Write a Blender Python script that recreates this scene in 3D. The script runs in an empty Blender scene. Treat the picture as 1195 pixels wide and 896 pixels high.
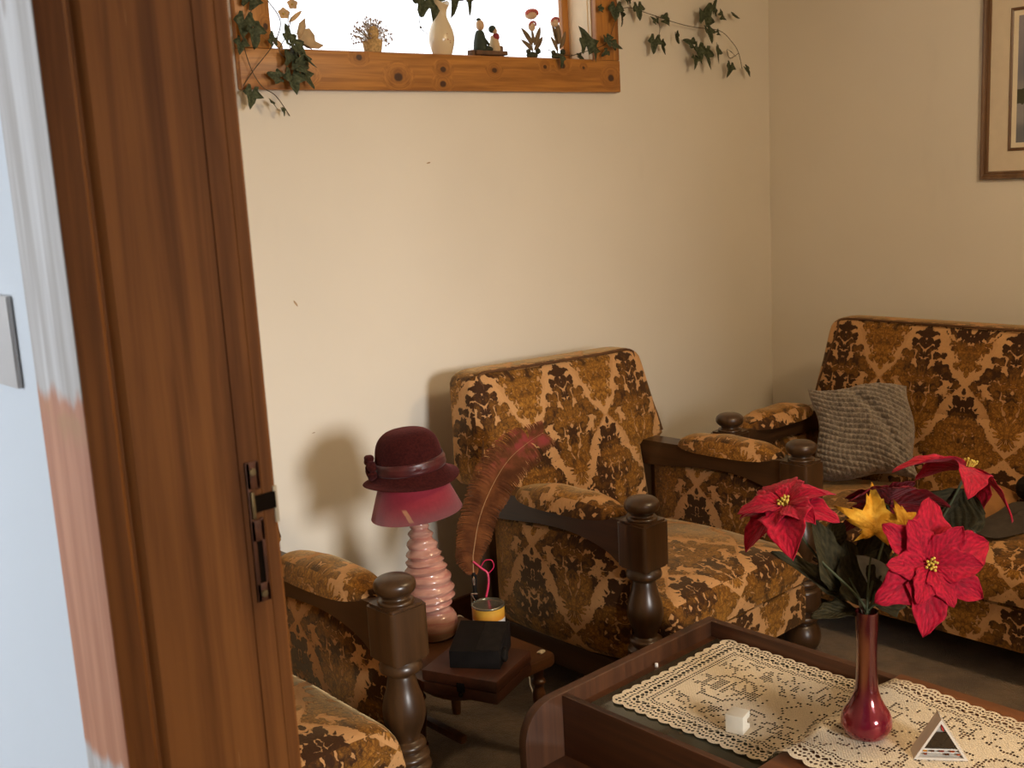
import bpy, bmesh, math, random
from mathutils import Vector, Matrix, Quaternion
PI = math.pi
random.seed(7)
SC = bpy.context.scene
COL = SC.collection

# ------------------------------------------------------------------ camera
F_PX, PITCH, ROLL, YAW = 1312.3, math.radians(10.716), math.radians(-3.166), math.radians(42.0)
CAM = Vector((0, 0, 1.5))
_rt = Vector((math.cos(YAW), -math.sin(YAW), 0)); _fw = Vector((math.sin(YAW), math.cos(YAW), 0)); _up = Vector((0, 0, 1))
FW = math.cos(PITCH) * _fw - math.sin(PITCH) * _up
_u = math.sin(PITCH) * _fw + math.cos(PITCH) * _up
XR = math.cos(ROLL) * _rt + math.sin(ROLL) * _u
UR = -math.sin(ROLL) * _rt + math.cos(ROLL) * _u
cam_data = bpy.data.cameras.new('camera'); cam = bpy.data.objects.new('camera', cam_data); COL.objects.link(cam)
cam_data.sensor_width = 36; cam_data.lens = F_PX / 1195 * 36
cam_data.clip_start = 0.02
m = Matrix((XR, UR, -FW)).transposed().to_4x4(); m.translation = CAM
cam.matrix_world = m
cam_data.dof.use_dof = True; cam_data.dof.focus_distance = 2.6; cam_data.dof.aperture_fstop = 13
SC.camera = cam

def ray(px, py): return XR * ((px - 597.5) / F_PX) - UR * ((py - 448) / F_PX) + FW
def on(px, py, axis, val):
    """point where the sight line of a photograph pixel meets the plane axis = val"""
    d = ray(px, py); t = (val - CAM[axis]) / d[axis]
    return CAM + d * t
def atd(px, py, dep): return CAM + ray(px, py) * dep
def depth(P): return (Vector(P) - CAM).dot(FW)

# ------------------------------------------------------------------ objects
def empty(name, loc, label, cat, group=None, rot=(0, 0, 0)):
    o = bpy.data.objects.new(name, None); COL.objects.link(o)
    o.location = loc; o.rotation_euler = rot; o.empty_display_size = .05
    o['label'] = label; o['category'] = cat
    if group: o['group'] = group
    return o
def tag(o, label, cat, group=None):
    o['label'] = label; o['category'] = cat
    if group: o['group'] = group
    return o
def uvbox(bm, off=(0, 0), swap=False):
    uv = bm.loops.layers.uv.get('UVMap') or bm.loops.layers.uv.new('UVMap')
    for f in bm.faces:
        n = f.normal; a = [abs(n.x), abs(n.y) * 1.0, abs(n.z) * .8]
        k = a.index(max(a))
        for l in f.loops:
            c = l.vert.co
            u, v = ((c.y, c.z), (c.x, c.z), (c.x, c.y))[k]
            if swap: u, v = v, u
            l[uv].uv = (u + off[0], v + off[1])
def obj(name, bm, mat, parent=None, loc=None, smooth=40, uv=None, kind=None, swap=False):
    bmesh.ops.recalc_face_normals(bm, faces=bm.faces[:])
    bm.normal_update()
    if uv is not None: uvbox(bm, uv, swap)
    for f in bm.faces: f.smooth = True
    lim = math.radians(smooth)
    for e in bm.edges:
        if len(e.link_faces) == 2 and e.calc_face_angle(0) > lim: e.smooth = False
    me = bpy.data.meshes.new(name); bm.to_mesh(me); bm.free()
    for mm in (mat if isinstance(mat, (list, tuple)) else [mat]): me.materials.append(mm)
    o = bpy.data.objects.new(name, me); COL.objects.link(o)
    if parent: o.parent = parent
    if loc is not None: o.location = loc
    if kind: o['kind'] = kind
    return o
def copy_tree(o, parent=None):
    c = o.copy(); COL.objects.link(c)
    if parent: c.parent = parent
    for ch in list(o.children): copy_tree(ch, c)
    return c

# ------------------------------------------------------------------ mesh pieces
def new(): return bmesh.new()
def merge(bm, t, M=None, mi=None):
    if M is not None: bmesh.ops.transform(t, matrix=M, verts=t.verts[:])
    if mi is not None:
        for f in t.faces: f.material_index = mi
    me = bpy.data.meshes.new('tmp'); t.to_mesh(me); t.free()
    bm.from_mesh(me); bpy.data.meshes.remove(me)
    return bm
def box(bm, x0, x1, y0, y1, z0, z1, bev=0, seg=2, M=None, mi=None):
    t = new(); bmesh.ops.create_cube(t, size=1)
    for v in t.verts:
        v.co = Vector(((x0 + x1) / 2 + v.co.x * (x1 - x0), (y0 + y1) / 2 + v.co.y * (y1 - y0), (z0 + z1) / 2 + v.co.z * (z1 - z0)))
    if bev: bmesh.ops.bevel(t, geom=t.edges[:], offset=bev, segments=seg, profile=.6, affect='EDGES')
    return merge(bm, t, M, mi)
def lathe(bm, prof, seg=32, M=None, fn=None, mi=None):
    t = new(); rings = []
    for r, z in prof:
        ring = []
        for k in range(seg):
            a = 2 * PI * k / seg; rr, zz = (fn(r, z, a) if fn else (r, z))
            ring.append(t.verts.new((rr * math.cos(a), rr * math.sin(a), zz)))
        rings.append(ring)
    for a, b in zip(rings, rings[1:]):
        for k in range(seg): t.faces.new((a[k], a[(k + 1) % seg], b[(k + 1) % seg], b[k]))
    if prof[0][0] > 1e-5: t.faces.new(rings[0][::-1])
    if prof[-1][0] > 1e-5: t.faces.new(rings[-1])
    bmesh.ops.remove_doubles(t, verts=t.verts[:], dist=1e-6)
    return merge(bm, t, M, mi)
def smooth_line(pts, n=6):
    pts = [Vector(p) for p in pts]; out = []
    if len(pts) < 3: return pts
    for i in range(len(pts) - 1):
        p0 = pts[max(i - 1, 0)]; p1 = pts[i]; p2 = pts[i + 1]; p3 = pts[min(i + 2, len(pts) - 1)]
        for k in range(n):
            t = k / n
            out.append(.5 * ((2 * p1) + (p2 - p0) * t + (2 * p0 - 5 * p1 + 4 * p2 - p3) * t * t + (3 * p1 - p0 - 3 * p2 + p3) * t ** 3))
    out.append(pts[-1]); return out
def prof_smooth(pr, n=5):
    return [(max(p.x, 0), p.y) for p in smooth_line([(r, z, 0) for r, z in pr], n)]
def tube(bm, pts, rad, seg=8, M=None, closed=False, mi=None):
    pts = [Vector(p) for p in pts]; n = len(pts); t = new(); rings = []
    up = None
    for i, p in enumerate(pts):
        if closed: d = pts[(i + 1) % n] - pts[i - 1]
        else: d = pts[min(i + 1, n - 1)] - pts[max(i - 1, 0)]
        d = d.normalized() if d.length > 1e-9 else Vector((0, 0, 1))
        if up is None: up = d.orthogonal().normalized()
        up = (up - d * up.dot(d)); up = up.normalized() if up.length > 1e-6 else d.orthogonal().normalized()
        w = d.cross(up); r = rad[i] if isinstance(rad, (list, tuple)) else rad
        rings.append([t.verts.new(p + up * (r * math.cos(2 * PI * k / seg)) + w * (r * math.sin(2 * PI * k / seg))) for k in range(seg)])
    pairs = list(zip(rings, rings[1:])) + ([(rings[-1], rings[0])] if closed else [])
    for a, b in pairs:
        for k in range(seg): t.faces.new((a[k], a[(k + 1) % seg], b[(k + 1) % seg], b[k]))
    if not closed: t.faces.new(rings[0][::-1]); t.faces.new(rings[-1])
    return merge(bm, t, M, mi)
def loft(bm, loops, cap=True, M=None, mi=None):
    t = new(); R = [[t.verts.new(Vector(p)) for p in lp] for lp in loops]; n = len(R[0])
    for a, b in zip(R, R[1:]):
        for k in range(n): t.faces.new((a[k], a[(k + 1) % n], b[(k + 1) % n], b[k]))
    if cap: t.faces.new(R[0][::-1]); t.faces.new(R[-1])
    return merge(bm, t, M, mi)
def prism(bm, outline, axis, d0, d1, bev=0, seg=2, M=None, mi=None):
    """outline (a,b) swept along axis from d0 to d1"""
    t = new()
    def mk(a, b, d): return {'x': (d, a, b), 'y': (a, d, b), 'z': (a, b, d)}[axis]
    A = [t.verts.new(mk(a, b, d0)) for a, b in outline]; B = [t.verts.new(mk(a, b, d1)) for a, b in outline]; n = len(A)
    fa = t.faces.new(A); fb = t.faces.new(B[::-1])
    for k in range(n): t.faces.new((A[k], B[k], B[(k + 1) % n], A[(k + 1) % n]))
    if bev: bmesh.ops.bevel(t, geom=list(fa.edges) + list(fb.edges), offset=bev, segments=seg, profile=.6, affect='EDGES')
    return merge(bm, t, M, mi)
def sgn_pow(v, e): return math.copysign(abs(v) ** e, v)
def cushion(bm, sx, sy, sz, n=14, e=.35, ez=.6, bulge=0.0, M=None, fn=None, mi=None):
    """rounded-square pad of full size sx, sy, sz about the origin"""
    t = new(); rows = []
    nv = n; nu = n * 4
    for j in range(nv + 1):
        ph = -PI / 2 + PI * j / nv; row = []
        cz = sgn_pow(math.sin(ph), ez); cr = sgn_pow(math.cos(ph), ez * .7)
        for i in range(nu):
            th = 2 * PI * (i + .5) / nu
            x = sgn_pow(math.cos(th), e) * cr; y = sgn_pow(math.sin(th), e) * cr
            z = cz * (1 + bulge * (1 - x * x) * (1 - y * y))
            p = Vector((x * sx / 2, y * sy / 2, z * sz / 2))
            if fn: p = fn(p)
            row.append(t.verts.new(p))
        rows.append(row)
    for a, b in zip(rows, rows[1:]):
        for k in range(nu): t.faces.new((a[k], a[(k + 1) % nu], b[(k + 1) % nu], b[k]))
    bmesh.ops.remove_doubles(t, verts=t.verts[:], dist=1e-6)
    return merge(bm, t, M, mi)
def pad_grid(bm, sx, sy, sz, nx=16, ny=16, r=.03, crown=.03, sag=0.0, M=None, fn=None):
    """seat pad: box of sx, sy, sz (bottom at z 0, centred in x and y), rounded top edges, crowned top"""
    t = new()
    rows = []
    L = [(-1, 0), (-1, .35), (-1, .7)]
    us = [-1 + 2 * i / nx for i in range(nx + 1)]
    def top(u, v):
        x = u * sx / 2; y = v * sy / 2
        ex = min(sx / 2 - abs(x), r) / r; ey = min(sy / 2 - abs(y), r) / r
        h = sz - r * (1 - math.sqrt(max(0, 1 - (1 - ex) ** 2))) * 1.0 - r * (1 - math.sqrt(max(0, 1 - (1 - ey) ** 2)))
        h += crown * (1 - u ** 2) * (1 - v ** 2) - sag * 0
        return Vector((x, y, h))
    def spread(n):
        # denser near the edges
        return [math.sin(-PI / 2 + PI * i / n) for i in range(n + 1)]
    U = spread(nx); V = spread(ny)
    G = [[t.verts.new(top(u, v)) for u in U] for v in V]
    for a, b in zip(G, G[1:]):
        for i in range(nx): t.faces.new((a[i], a[i + 1], b[i + 1], b[i]))
    rim = [G[0][i] for i in range(nx + 1)] + [G[j][nx] for j in range(1, ny + 1)] + [G[ny][i] for i in range(nx - 1, -1, -1)] + [G[j][0] for j in range(ny - 1, 0, -1)]
    prev = rim
    for q in (.66, .33, 0):
        ring = []
        for v in rim:
            o = .006 * math.sin(PI * q)
            c = v.co.copy(); c.z = c.z * q; c.x *= 1 + o; c.y *= 1 + o
            ring.append(t.verts.new(c))
        k = len(rim)
        for i in range(k): t.faces.new((prev[i], prev[(i + 1) % k], ring[(i + 1) % k], ring[i]))
        prev = ring
    t.faces.new(prev)
    if fn:
        for v in t.verts: v.co = fn(v.co)
    return merge(bm, t, M)
def rot_to(nrm, up=Vector((0, 0, 1))):
    """matrix whose local z is nrm and local y as near to up as possible"""
    z = Vector(nrm).normalized(); y = up - z * up.dot(z)
    y = y.normalized() if y.length > 1e-5 else z.orthogonal().normalized()
    x = y.cross(z)
    return Matrix((x, y, z)).transposed().to_4x4()
def T(v): return Matrix.Translation(Vector(v))
def RZ(a): return Matrix.Rotation(a, 4, 'Z')

# ------------------------------------------------------------------ materials
class S:
    """a node socket (or number) with arithmetic"""
    def __init__(s, nt, v): s.nt = nt; s.v = v
    def _op(s, op, *a):
        n = s.nt.nodes.new('ShaderNodeMath'); n.operation = op
        for i, x in enumerate((s,) + a):
            x = x.v if isinstance(x, S) else x
            if isinstance(x, (int, float)): n.inputs[i].default_value = x
            else: s.nt.links.new(x, n.inputs[i])
        return S(s.nt, n.outputs[0])
    def __add__(s, o): return s._op('ADD', o)
    __radd__ = __add__
    def __sub__(s, o): return s._op('SUBTRACT', o)
    def __rsub__(s, o): return S(s.nt, o)._op('SUBTRACT', s)
    def __mul__(s, o): return s._op('MULTIPLY', o)
    __rmul__ = __mul__
    def __truediv__(s, o): return s._op('DIVIDE', o)
    def abs(s): return s._op('ABSOLUTE')
    def frac(s): return s._op('FRACT')
    def sin(s): return s._op('SINE')
    def cos(s): return s._op('COSINE')
    def min(s, o): return s._op('MINIMUM', o)
    def max(s, o): return s._op('MAXIMUM', o)
    def lt(s, o): return s._op('LESS_THAN', o)
    def gt(s, o): return s._op('GREATER_THAN', o)
    def pow(s, o): return s._op('POWER', o)
    def atan2(s, o): return s._op('ARCTAN2', o)
    def floor(s): return s._op('FLOOR')
    def sqrt(s): return s._op('SQRT')
    def step(s, a, b):
        """smoothstep from a to b"""
        n = s.nt.nodes.new('ShaderNodeMapRange'); n.interpolation_type = 'SMOOTHSTEP'
        s.nt.links.new(s.v, n.inputs[0])
        inv = a > b
        n.inputs[1].default_value = min(a, b); n.inputs[2].default_value = max(a, b)
        n.inputs[3].default_value = 1 if inv else 0; n.inputs[4].default_value = 0 if inv else 1
        return S(s.nt, n.outputs[0])
    def mixto(s, a, f): return s + (a - s) * f
class Mat:
    def __init__(s, name, **kw):
        s.m = bpy.data.materials.new(name); s.m.use_nodes = True; s.nt = s.m.node_tree
        s.b = s.nt.nodes['Principled BSDF']; s.out = s.nt.nodes['Material Output']
        for k, v in kw.items(): s.set(k, v)
    def set(s, k, v):
        k = {'col': 'Base Color', 'rough': 'Roughness', 'metal': 'Metallic', 'sheen': 'Sheen Weight', 'coat': 'Coat Weight', 'spec': 'Specular IOR Level',
             'trans': 'Transmission Weight', 'alpha': 'Alpha', 'sheen_rough': 'Sheen Roughness', 'sheen_tint': 'Sheen Tint', 'ior': 'IOR', 'normal': 'Normal',
             'sss': 'Subsurface Weight', 'coat_rough': 'Coat Roughness'}.get(k, k)
        i = s.b.inputs[k]
        if isinstance(v, S): v = v.v
        if isinstance(v, (int, float)): i.default_value = v
        elif isinstance(v, (tuple, list)): i.default_value = tuple(v) + ((1,) if len(v) == 3 and i.type == 'RGBA' else ())
        else: s.nt.links.new(v, i)
    def coord(s, kind='Object'):
        n = s.nt.nodes.new('ShaderNodeTexCoord'); return n.outputs[kind]
    def xyz(s, vec):
        n = s.nt.nodes.new('ShaderNodeSeparateXYZ'); s.nt.links.new(vec, n.inputs[0]); return [S(s.nt, o) for o in n.outputs]
    def vec(s, x, y, z=0):
        n = s.nt.nodes.new('ShaderNodeCombineXYZ')
        for i, a in enumerate((x, y, z)):
            a = a.v if isinstance(a, S) else a
            if isinstance(a, (int, float)): n.inputs[i].default_value = a
            else: s.nt.links.new(a, n.inputs[i])
        return n.outputs[0]
    def noise(s, vec, scale, detail=3, rough=.5, dist=0, col=False):
        n = s.nt.nodes.new('ShaderNodeTexNoise'); s.nt.links.new(vec, n.inputs['Vector'])
        n.inputs['Scale'].default_value = scale; n.inputs['Detail'].default_value = detail; n.inputs['Roughness'].default_value = rough; n.inputs['Distortion'].default_value = dist
        return n.outputs['Color'] if col else S(s.nt, n.outputs['Fac'])
    def voro(s, vec, scale, feature='F1', rnd=1, smooth=None):
        n = s.nt.nodes.new('ShaderNodeTexVoronoi'); n.feature = feature; s.nt.links.new(vec, n.inputs['Vector'])
        n.inputs['Scale'].default_value = scale; n.inputs['Randomness'].default_value = rnd
        return S(s.nt, n.outputs['Distance'])
    def scale(s, vec, sx, sy, sz):
        n = s.nt.nodes.new('ShaderNodeVectorMath'); n.operation = 'MULTIPLY'; s.nt.links.new(vec, n.inputs[0]); n.inputs[1].default_value = (sx, sy, sz); return n.outputs[0]
    def addv(s, a, b):
        n = s.nt.nodes.new('ShaderNodeVectorMath'); n.operation = 'ADD'; s.nt.links.new(a, n.inputs[0])
        if isinstance(b, (tuple, list)): n.inputs[1].default_value = b
        else: s.nt.links.new(b, n.inputs[1])
        return n.outputs[0]
    def mix(s, f, a, b):
        n = s.nt.nodes.new('ShaderNodeMix'); n.data_type = 'RGBA'
        f = f.v if isinstance(f, S) else f
        if isinstance(f, (int, float)): n.inputs[0].default_value = f
        else: s.nt.links.new(f, n.inputs[0])
        for i, c in ((6, a), (7, b)):
            if isinstance(c, (tuple, list)): n.inputs[i].default_value = tuple(c[:3]) + (1,)
            else: s.nt.links.new(c, n.inputs[i])
        return n.outputs[2]
    def bump(s, h, strength=.3, dist=.01):
        n = s.nt.nodes.new('ShaderNodeBump'); h = h.v if isinstance(h, S) else h
        s.nt.links.new(h, n.inputs['Height']); n.inputs['Strength'].default_value = strength; n.inputs['Distance'].default_value = dist
        s.nt.links.new(n.outputs[0], s.b.inputs['Normal'])
def srgb(r, g, b):
    f = lambda c: (c / 255 / 12.92) if c / 255 <= .04045 else ((c / 255 + .055) / 1.055) ** 2.4
    return (f(r), f(g), f(b))

def wood(name, c1, c2, axis='x', rough=.35, grain=60, coat=.2, knots=0, stretch=.06, c3=None):
    M = Mat(name, rough=rough, coat=coat, coat_rough=.25)
    v = M.coord('Object')
    st = {'x': (stretch, 1, 1), 'y': (1, stretch, 1), 'z': (1, 1, stretch)}[axis]
    w = M.scale(v, *st)
    n1 = M.noise(w, grain, 4, .6, .6); n2 = M.noise(w, grain * .22, 3, .5, 1.0); n3 = M.noise(v, 4, 2)
    f = (n1 * .55 + n2 * .6 + n3 * .25 - .2).step(.25, .75)
    col = M.mix(f, c1, c2)
    if knots:
        xs = M.xyz(v)
        kv = M.scale(v, *{'x': (.75, 1.2, 1.2), 'z': (1.2, 1.2, .75)}[axis])
        k = M.voro(kv, knots); col = M.mix(k.step(.13, .05), col, c3 or tuple(x * .12 for x in c1))
        ring = (k * 60).sin() * k.step(.4, .1)
        col = M.mix((ring * .5).max(0), col, c1)
    M.set('col', col); M.set('rough', n1 * .15 + (rough - .07))
    M.bump(n1, .12, .002)
    return M.m
def plain(name, c, rough=.5, nz=.12, scale=30, metal=0, bump=.0, coat=0, sheen=0, spec=.5):
    M = Mat(name, rough=rough, metal=metal, coat=coat, sheen=sheen, spec=spec)
    n = M.noise(M.coord('Object'), scale, 3)
    M.set('col', M.mix(n.step(.3, .7), tuple(x * (1 - nz) for x in c), tuple(min(1, x * (1 + nz)) for x in c)))
    if bump: M.bump(n, bump, .003)
    return M.m
# ------------------------------------------------------------------ the velvet damask
def damask():
    M = Mat('gold_damask_velvet', rough=.75, sheen=.55, sheen_rough=.4, spec=.2)
    M.set('sheen_tint', (1.0, .72, .36))
    uv = M.coord('UV'); x, y, _ = M.xyz(uv)
    W, H = .32, .44
    a = x / W; b = y / H
    p = (a + 100.5).frac() - .5; q = (b + 100.5).frac() - .5
    ap = p.abs(); aq = q.abs()
    g = aq + (aq * (4 * PI)).sin() * .045
    d = ap + g
    selB = d.gt(.5)
    q2 = (b + 100).frac() - .5
    s = ap.mixto(.5 - ap, selB)               # distance from the motif's own mirror axis
    qq = q.mixto(q2, selB)                    # height within the motif
    e = d.min(1.0 - d)                        # 0 in the middle, .5 on the ogee outline
    # leaf lobes fanning up from a root under the motif's middle
    sx = s * W; sy = qq * H
    nz = M.noise(M.vec(sx, sy, selB), 30, 3)
    th = sx.atan2(sy + .15); rr = (sx * sx + (sy + .15) * (sy + .15)).sqrt()
    pv = M.vec(th * 2.1 + nz * .45, rr * 13.0 + nz * .9, selB * 3.7)
    vein1 = .74 - M.voro(pv, 2.5, 'F1', .75)              # rounded leaf lobes in fans
    cv = M.vec(sx + nz * .03, sy + nz * .03, selB * .31)
    vein2 = .70 - M.voro(cv, 42, 'F1', .85)               # small round lobes
    vein3 = M.voro(pv, 2.5, 'DISTANCE_TO_EDGE', .75).min(M.voro(cv, 42, 'DISTANCE_TO_EDGE', .85) + .02)
    n2 = M.noise(M.vec(sx, sy, selB), 17, 3); n3 = M.noise(uv, 2.3, 2); n4 = M.noise(uv, 160, 2); n5 = M.noise(M.vec(sx, sy, selB), 75, 2)
    edge = e.step(.36, .49)
    # browns: dark crown in the upper half, amber heart
    dk = n2 * 1.25 + qq * .65 + edge * .12 + (n3 - .5) * 1.5 + (n5 - .5) * .6 - .07
    dark = dk.step(.42, .72)
    lobe = M.voro(cv, 95, 'F1', .9); lobe_edge = M.voro(cv, 95, 'DISTANCE_TO_EDGE', .9)
    foot = qq.step(.0, -.34)                  # pale pointed flames at the foot of each motif
    w = edge * .10 + foot * edge * (n2.step(.3, .6) * .30 + .14) + dark * .12 - .16 + (e + (nz - .5) * .10).step(.45, .49) * .20
    v = vein1.min(vein2 + .10 - dark * .05) - (lobe - .35) * .30
    pile = (v - w).step(-.02, .05)          # 1 where the pile stands
    swirl = (n2 * 30 + n5 * 3).sin().abs().step(.28, .05)
    amber = M.mix((n2 * .4 + n5 * .6).step(.35, .65), srgb(122, 77, 24), srgb(182, 125, 48))
    amber = M.mix(swirl * .55, amber, srgb(78, 45, 14))
    amber = M.mix(lobe_edge.step(.10, .0) * .5, amber, srgb(76, 44, 13)); amber = M.mix(lobe.step(.42, .08) * .35, amber, srgb(206, 146, 62))
    brown = M.mix(n4, srgb(46, 25, 11), srgb(74, 42, 17))
    vel = M.mix(dark, amber, brown)
    rim = ((v - w).step(.15, .03) * .8).max(vein3.step(.07, .01) * .75) * pile     # darker outline of every lobe
    vel = M.mix(rim * .65, vel, srgb(58, 32, 12))
    ground = M.mix(n4, srgb(190, 140, 90), srgb(208, 160, 108))
    ground = M.mix((1.0 - dark) * (1.0 - foot) * .45, ground, srgb(150, 98, 44))
    M.set('col', M.mix(pile, ground, vel))
    M.set('sheen', pile * .6 + .05)
    M.bump(pile * .7 + n4 * .3, .6, .004)
    return M.m
DAMASK = damask()
WALNUT = wood('dark_walnut', srgb(52, 34, 19), srgb(86, 58, 33), 'z', rough=.33, grain=45, coat=.25)
WALNUT_Y = wood('dark_walnut_rail', srgb(52, 34, 19), srgb(84, 56, 31), 'y', rough=.36, grain=45, coat=.2)
TABLE_Y = wood('coffee_table_veneer', srgb(54, 30, 16), srgb(96, 56, 30), 'y', rough=.48, grain=70, coat=.03, stretch=.03)
TABLE_X = wood('coffee_table_end_veneer', srgb(52, 29, 16), srgb(90, 54, 30), 'z', rough=.5, grain=70, coat=.0, stretch=.03)
STOOL = wood('worn_stool_wood', srgb(70, 42, 22), srgb(110, 68, 36), 'x', rough=.4, grain=40, coat=.15)
CASE = wood('case_brown_wood', srgb(50, 26, 15), srgb(78, 40, 22), 'x', rough=.45, grain=60, coat=.1)
def pine(name, axis, knots):
    """honey pine whose grain flows round a few dark knots (positions x, z, radius in the frame's own space)"""
    M = Mat(name, rough=.42, coat=.12, coat_rough=.3)
    v = M.coord('Object'); x, y, z = M.xyz(v); near = None; push = None
    for kx, kz, r in knots:
        dx = x - kx; dz = z - kz
        d = ((dx * dx * (.75 if axis == 'x' else 1.3) + dz * dz * (1.3 if axis == 'x' else .75)).sqrt() + (M.noise(v, 90, 2) - .5) * .004) / r
        near = d if near is None else near.min(d)
    halo = near.step(3.4, .8)
    st = (.05, 1, 1) if axis == 'x' else (1, 1, .05)
    w = M.scale(v, *st); w = M.addv(w, M.vec(halo * .05, halo * .03, halo * .05))
    n1 = M.noise(w, 70, 3, .6, .3); n2 = M.noise(w, 16, 3, .5, .8)
    col = M.mix((n1 * .6 + n2 * .55 - .08).step(.32, .68), srgb(142, 86, 30), srgb(194, 130, 56))
    col = M.mix(halo * n1 * .5, col, srgb(120, 66, 24))
    col = M.mix(near.step(1.05, .6), col, srgb(66, 34, 16))
    M.set('col', col); M.bump(n1, .1, .002)
    return M.m

def wall_mat(name, c, marks=True):
    M = Mat(name, rough=.8, spec=.25)
    v = M.coord('Object')
    n = M.noise(v, 1.6, 3, .5); f = M.noise(v, 90, 2)
    col = M.mix(n.step(.35, .7), tuple(k * .96 for k in c), c)
    sm = M.noise(M.scale(v, 1, 1, .35), 3.2, 4, .65)
    col = M.mix(sm.step(.62, .8) * .25, col, tuple(k * .78 for k in c))
    M.set('col', col); M.bump(f, .08, .002)
    return M.m
CREAM = wall_mat('cream_wall_paint', srgb(236, 227, 211))
WHITE_WALL = wall_mat('hall_white_paint', srgb(220, 225, 231))
CEIL = plain('ceiling_white', srgb(230, 224, 212), .9, .03)

def door_wood():
    M = Mat('door_frame_stained_wood', rough=.55, coat=.0, spec=.22)
    v = M.coord('Object')
    w = M.scale(v, 1, 1, .035); n1 = M.noise(w, 55, 4, .65, .4); n2 = M.noise(w, 15, 3, .55, .8); n3 = M.noise(v, 3.2, 3)
    f = (n1 * .75 + n2 * .6 + n3 * .3 - .34).step(.25, .7)
    col = M.mix(f, srgb(104, 60, 26), srgb(158, 100, 50))
    x, y, z = M.xyz(v)
    worn = (M.noise(M.scale(v, 3, 3, .8), 7, 3) + (x - .477) * 18).step(.60, .78)
    col = M.mix(worn * x.step(.456, .478) * .6, col, srgb(176, 112, 46))
    scr = M.voro(M.scale(v, 26, 1, 1.1), 3.4).step(.045, .02)
    col = M.mix(scr * .5, col, srgb(196, 142, 92))
    M.set('col', col); M.bump(n1, .15, .002)
    return M.m
DOOR_WOOD = door_wood()
def stripped():
    M = Mat('stripped_architrave_strip', rough=.6)
    v = M.coord('Object'); x, y, z = M.xyz(v)
    w = M.scale(v, 1, 1, .05); n1 = M.noise(w, 60, 4, .6); n = M.noise(M.scale(v, 1, 1, .25), 55, 4, .6); nb = M.noise(v, 20, 3)
    edge = (z + (n - .5) * .04)
    bare = edge.step(1.352, 1.338) * edge.step(1.020, 1.035)
    white = M.mix(n1.step(.3, .7), srgb(176, 168, 162), srgb(212, 208, 206))
    white = M.mix(M.voro(M.scale(v, 1, 1, .4), 16).step(.12, .06) * .7, white, srgb(150, 130, 116))
    salmon = M.mix(n1.step(.3, .7), srgb(176, 116, 86), srgb(200, 142, 110))
    brownish = M.mix(nb.step(.45, .6), salmon, srgb(178, 134, 92))
    M.set('col', M.mix(bare, white, M.mix((edge.step(1.352, 1.32) * edge.step(1.30, 1.34)), salmon, brownish)))
    M.bump(n1, .2, .002)
    return M.m
STRIP = stripped()

def carpet():
    M = Mat('beige_carpet', rough=.95, sheen=.2, spec=.1)
    v = M.coord('Object'); n = M.noise(v, 260, 2); n2 = M.noise(v, 9, 4, .6); n3 = M.noise(v, 45, 3)
    c = M.mix(n2.step(.3, .7), srgb(98, 80, 60), srgb(134, 111, 84))
    c = M.mix(n.step(.3, .7) * .5, c, srgb(96, 78, 60))
    M.set('col', c); M.bump(n * .6 + n3 * .6, .9, .012)
    return M.m
CARPET = carpet()

def knit():
    M = Mat('grey_wool_knit', rough=.95, sheen=.3, spec=.1)
    v = M.coord('Object'); n = M.noise(v, 220, 2); n2 = M.noise(v, 60, 3)
    M.set('col', M.mix((n * .5 + n2 * .5).step(.3, .7), srgb(104, 94, 84), srgb(172, 158, 142)))
    M.bump(n, .5, .004)
    return M.m
KNIT = knit()

def crochet():
    M = Mat('cream_crochet_lace', rough=.9, spec=.15, sheen=.15)
    uv = M.coord('UV'); u, v, _ = M.xyz(uv)
    Wd = .40
    dB = u.min(Wd - u).min(v)                       # distance in from the nearest edge
    along = (v * u.min(Wd - u).lt(v)) + (u * (v.lt(u.min(Wd - u))))
    def dots(pitch, rx, ry, a, b):
        fa = ((a / pitch).frac() - .5) * pitch; fb = b
        return ((fa * fa) / (rx * rx) + (fb * fb) / (ry * ry)).step(1.25, .75)
    h = dots(.0085, .0030, .0030, along, dB - .013)
    h = h.max(dots(.0072, .0025, .0024, along, dB - .0235))
    h = h.max(dots(.0135, .0052, .0042, along, dB - .0345))
    h = h.max(dots(.0135, .0030, .0022, along + .0067, dB - .0410))
    h = h.max(dots(.0066, .0024, .0022, along, dB - .0520))
    h = h.max(dots(.0066, .0024, .0022, along, dB - .0590))
    # filet picture in the middle: square holes along curling lines
    gx = ((u / .0075).frac() - .5) * .0075; gy = ((v / .0060).frac() - .5) * .0060
    hole = (gx.abs() - .0027).max(gy.abs() - .0021).step(.0004, -.0004)
    su = ((u / .0075).floor() + .5) * .0075; sv = ((v / .0060).floor() + .5) * .0060
    mu = (su - Wd / 2).abs()
    pn = M.noise(M.vec(mu, sv, 0), 17, 1.5, .5, .8)
    line = (pn - .5).abs().lt(.022)
    rose = (((mu * mu) + ((sv / .30).frac() - .5) * ((sv / .30).frac() - .5) * .09).sqrt() - .055).abs().lt(.0042)
    pn2 = ((pn * 21.0).sin()).gt(.86)
    h2 = hole * line.max(rose).max(pn2 * (mu.gt(.07))) * dB.step(.066, .069)
    h = h.max(h2)
    weave = M.noise(M.scale(uv, 1, 1, 1), 420, 1); cells = ((u * 900).sin() * (v * 900).sin())
    M.set('col', M.mix(weave.step(.3, .7), srgb(206, 188, 158), srgb(230, 214, 186)))
    M.set('alpha', 1.0 - h)
    M.bump(cells * .5 + weave * .5, .35, .002)
    return M.m
CROCHET = crochet()

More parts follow.
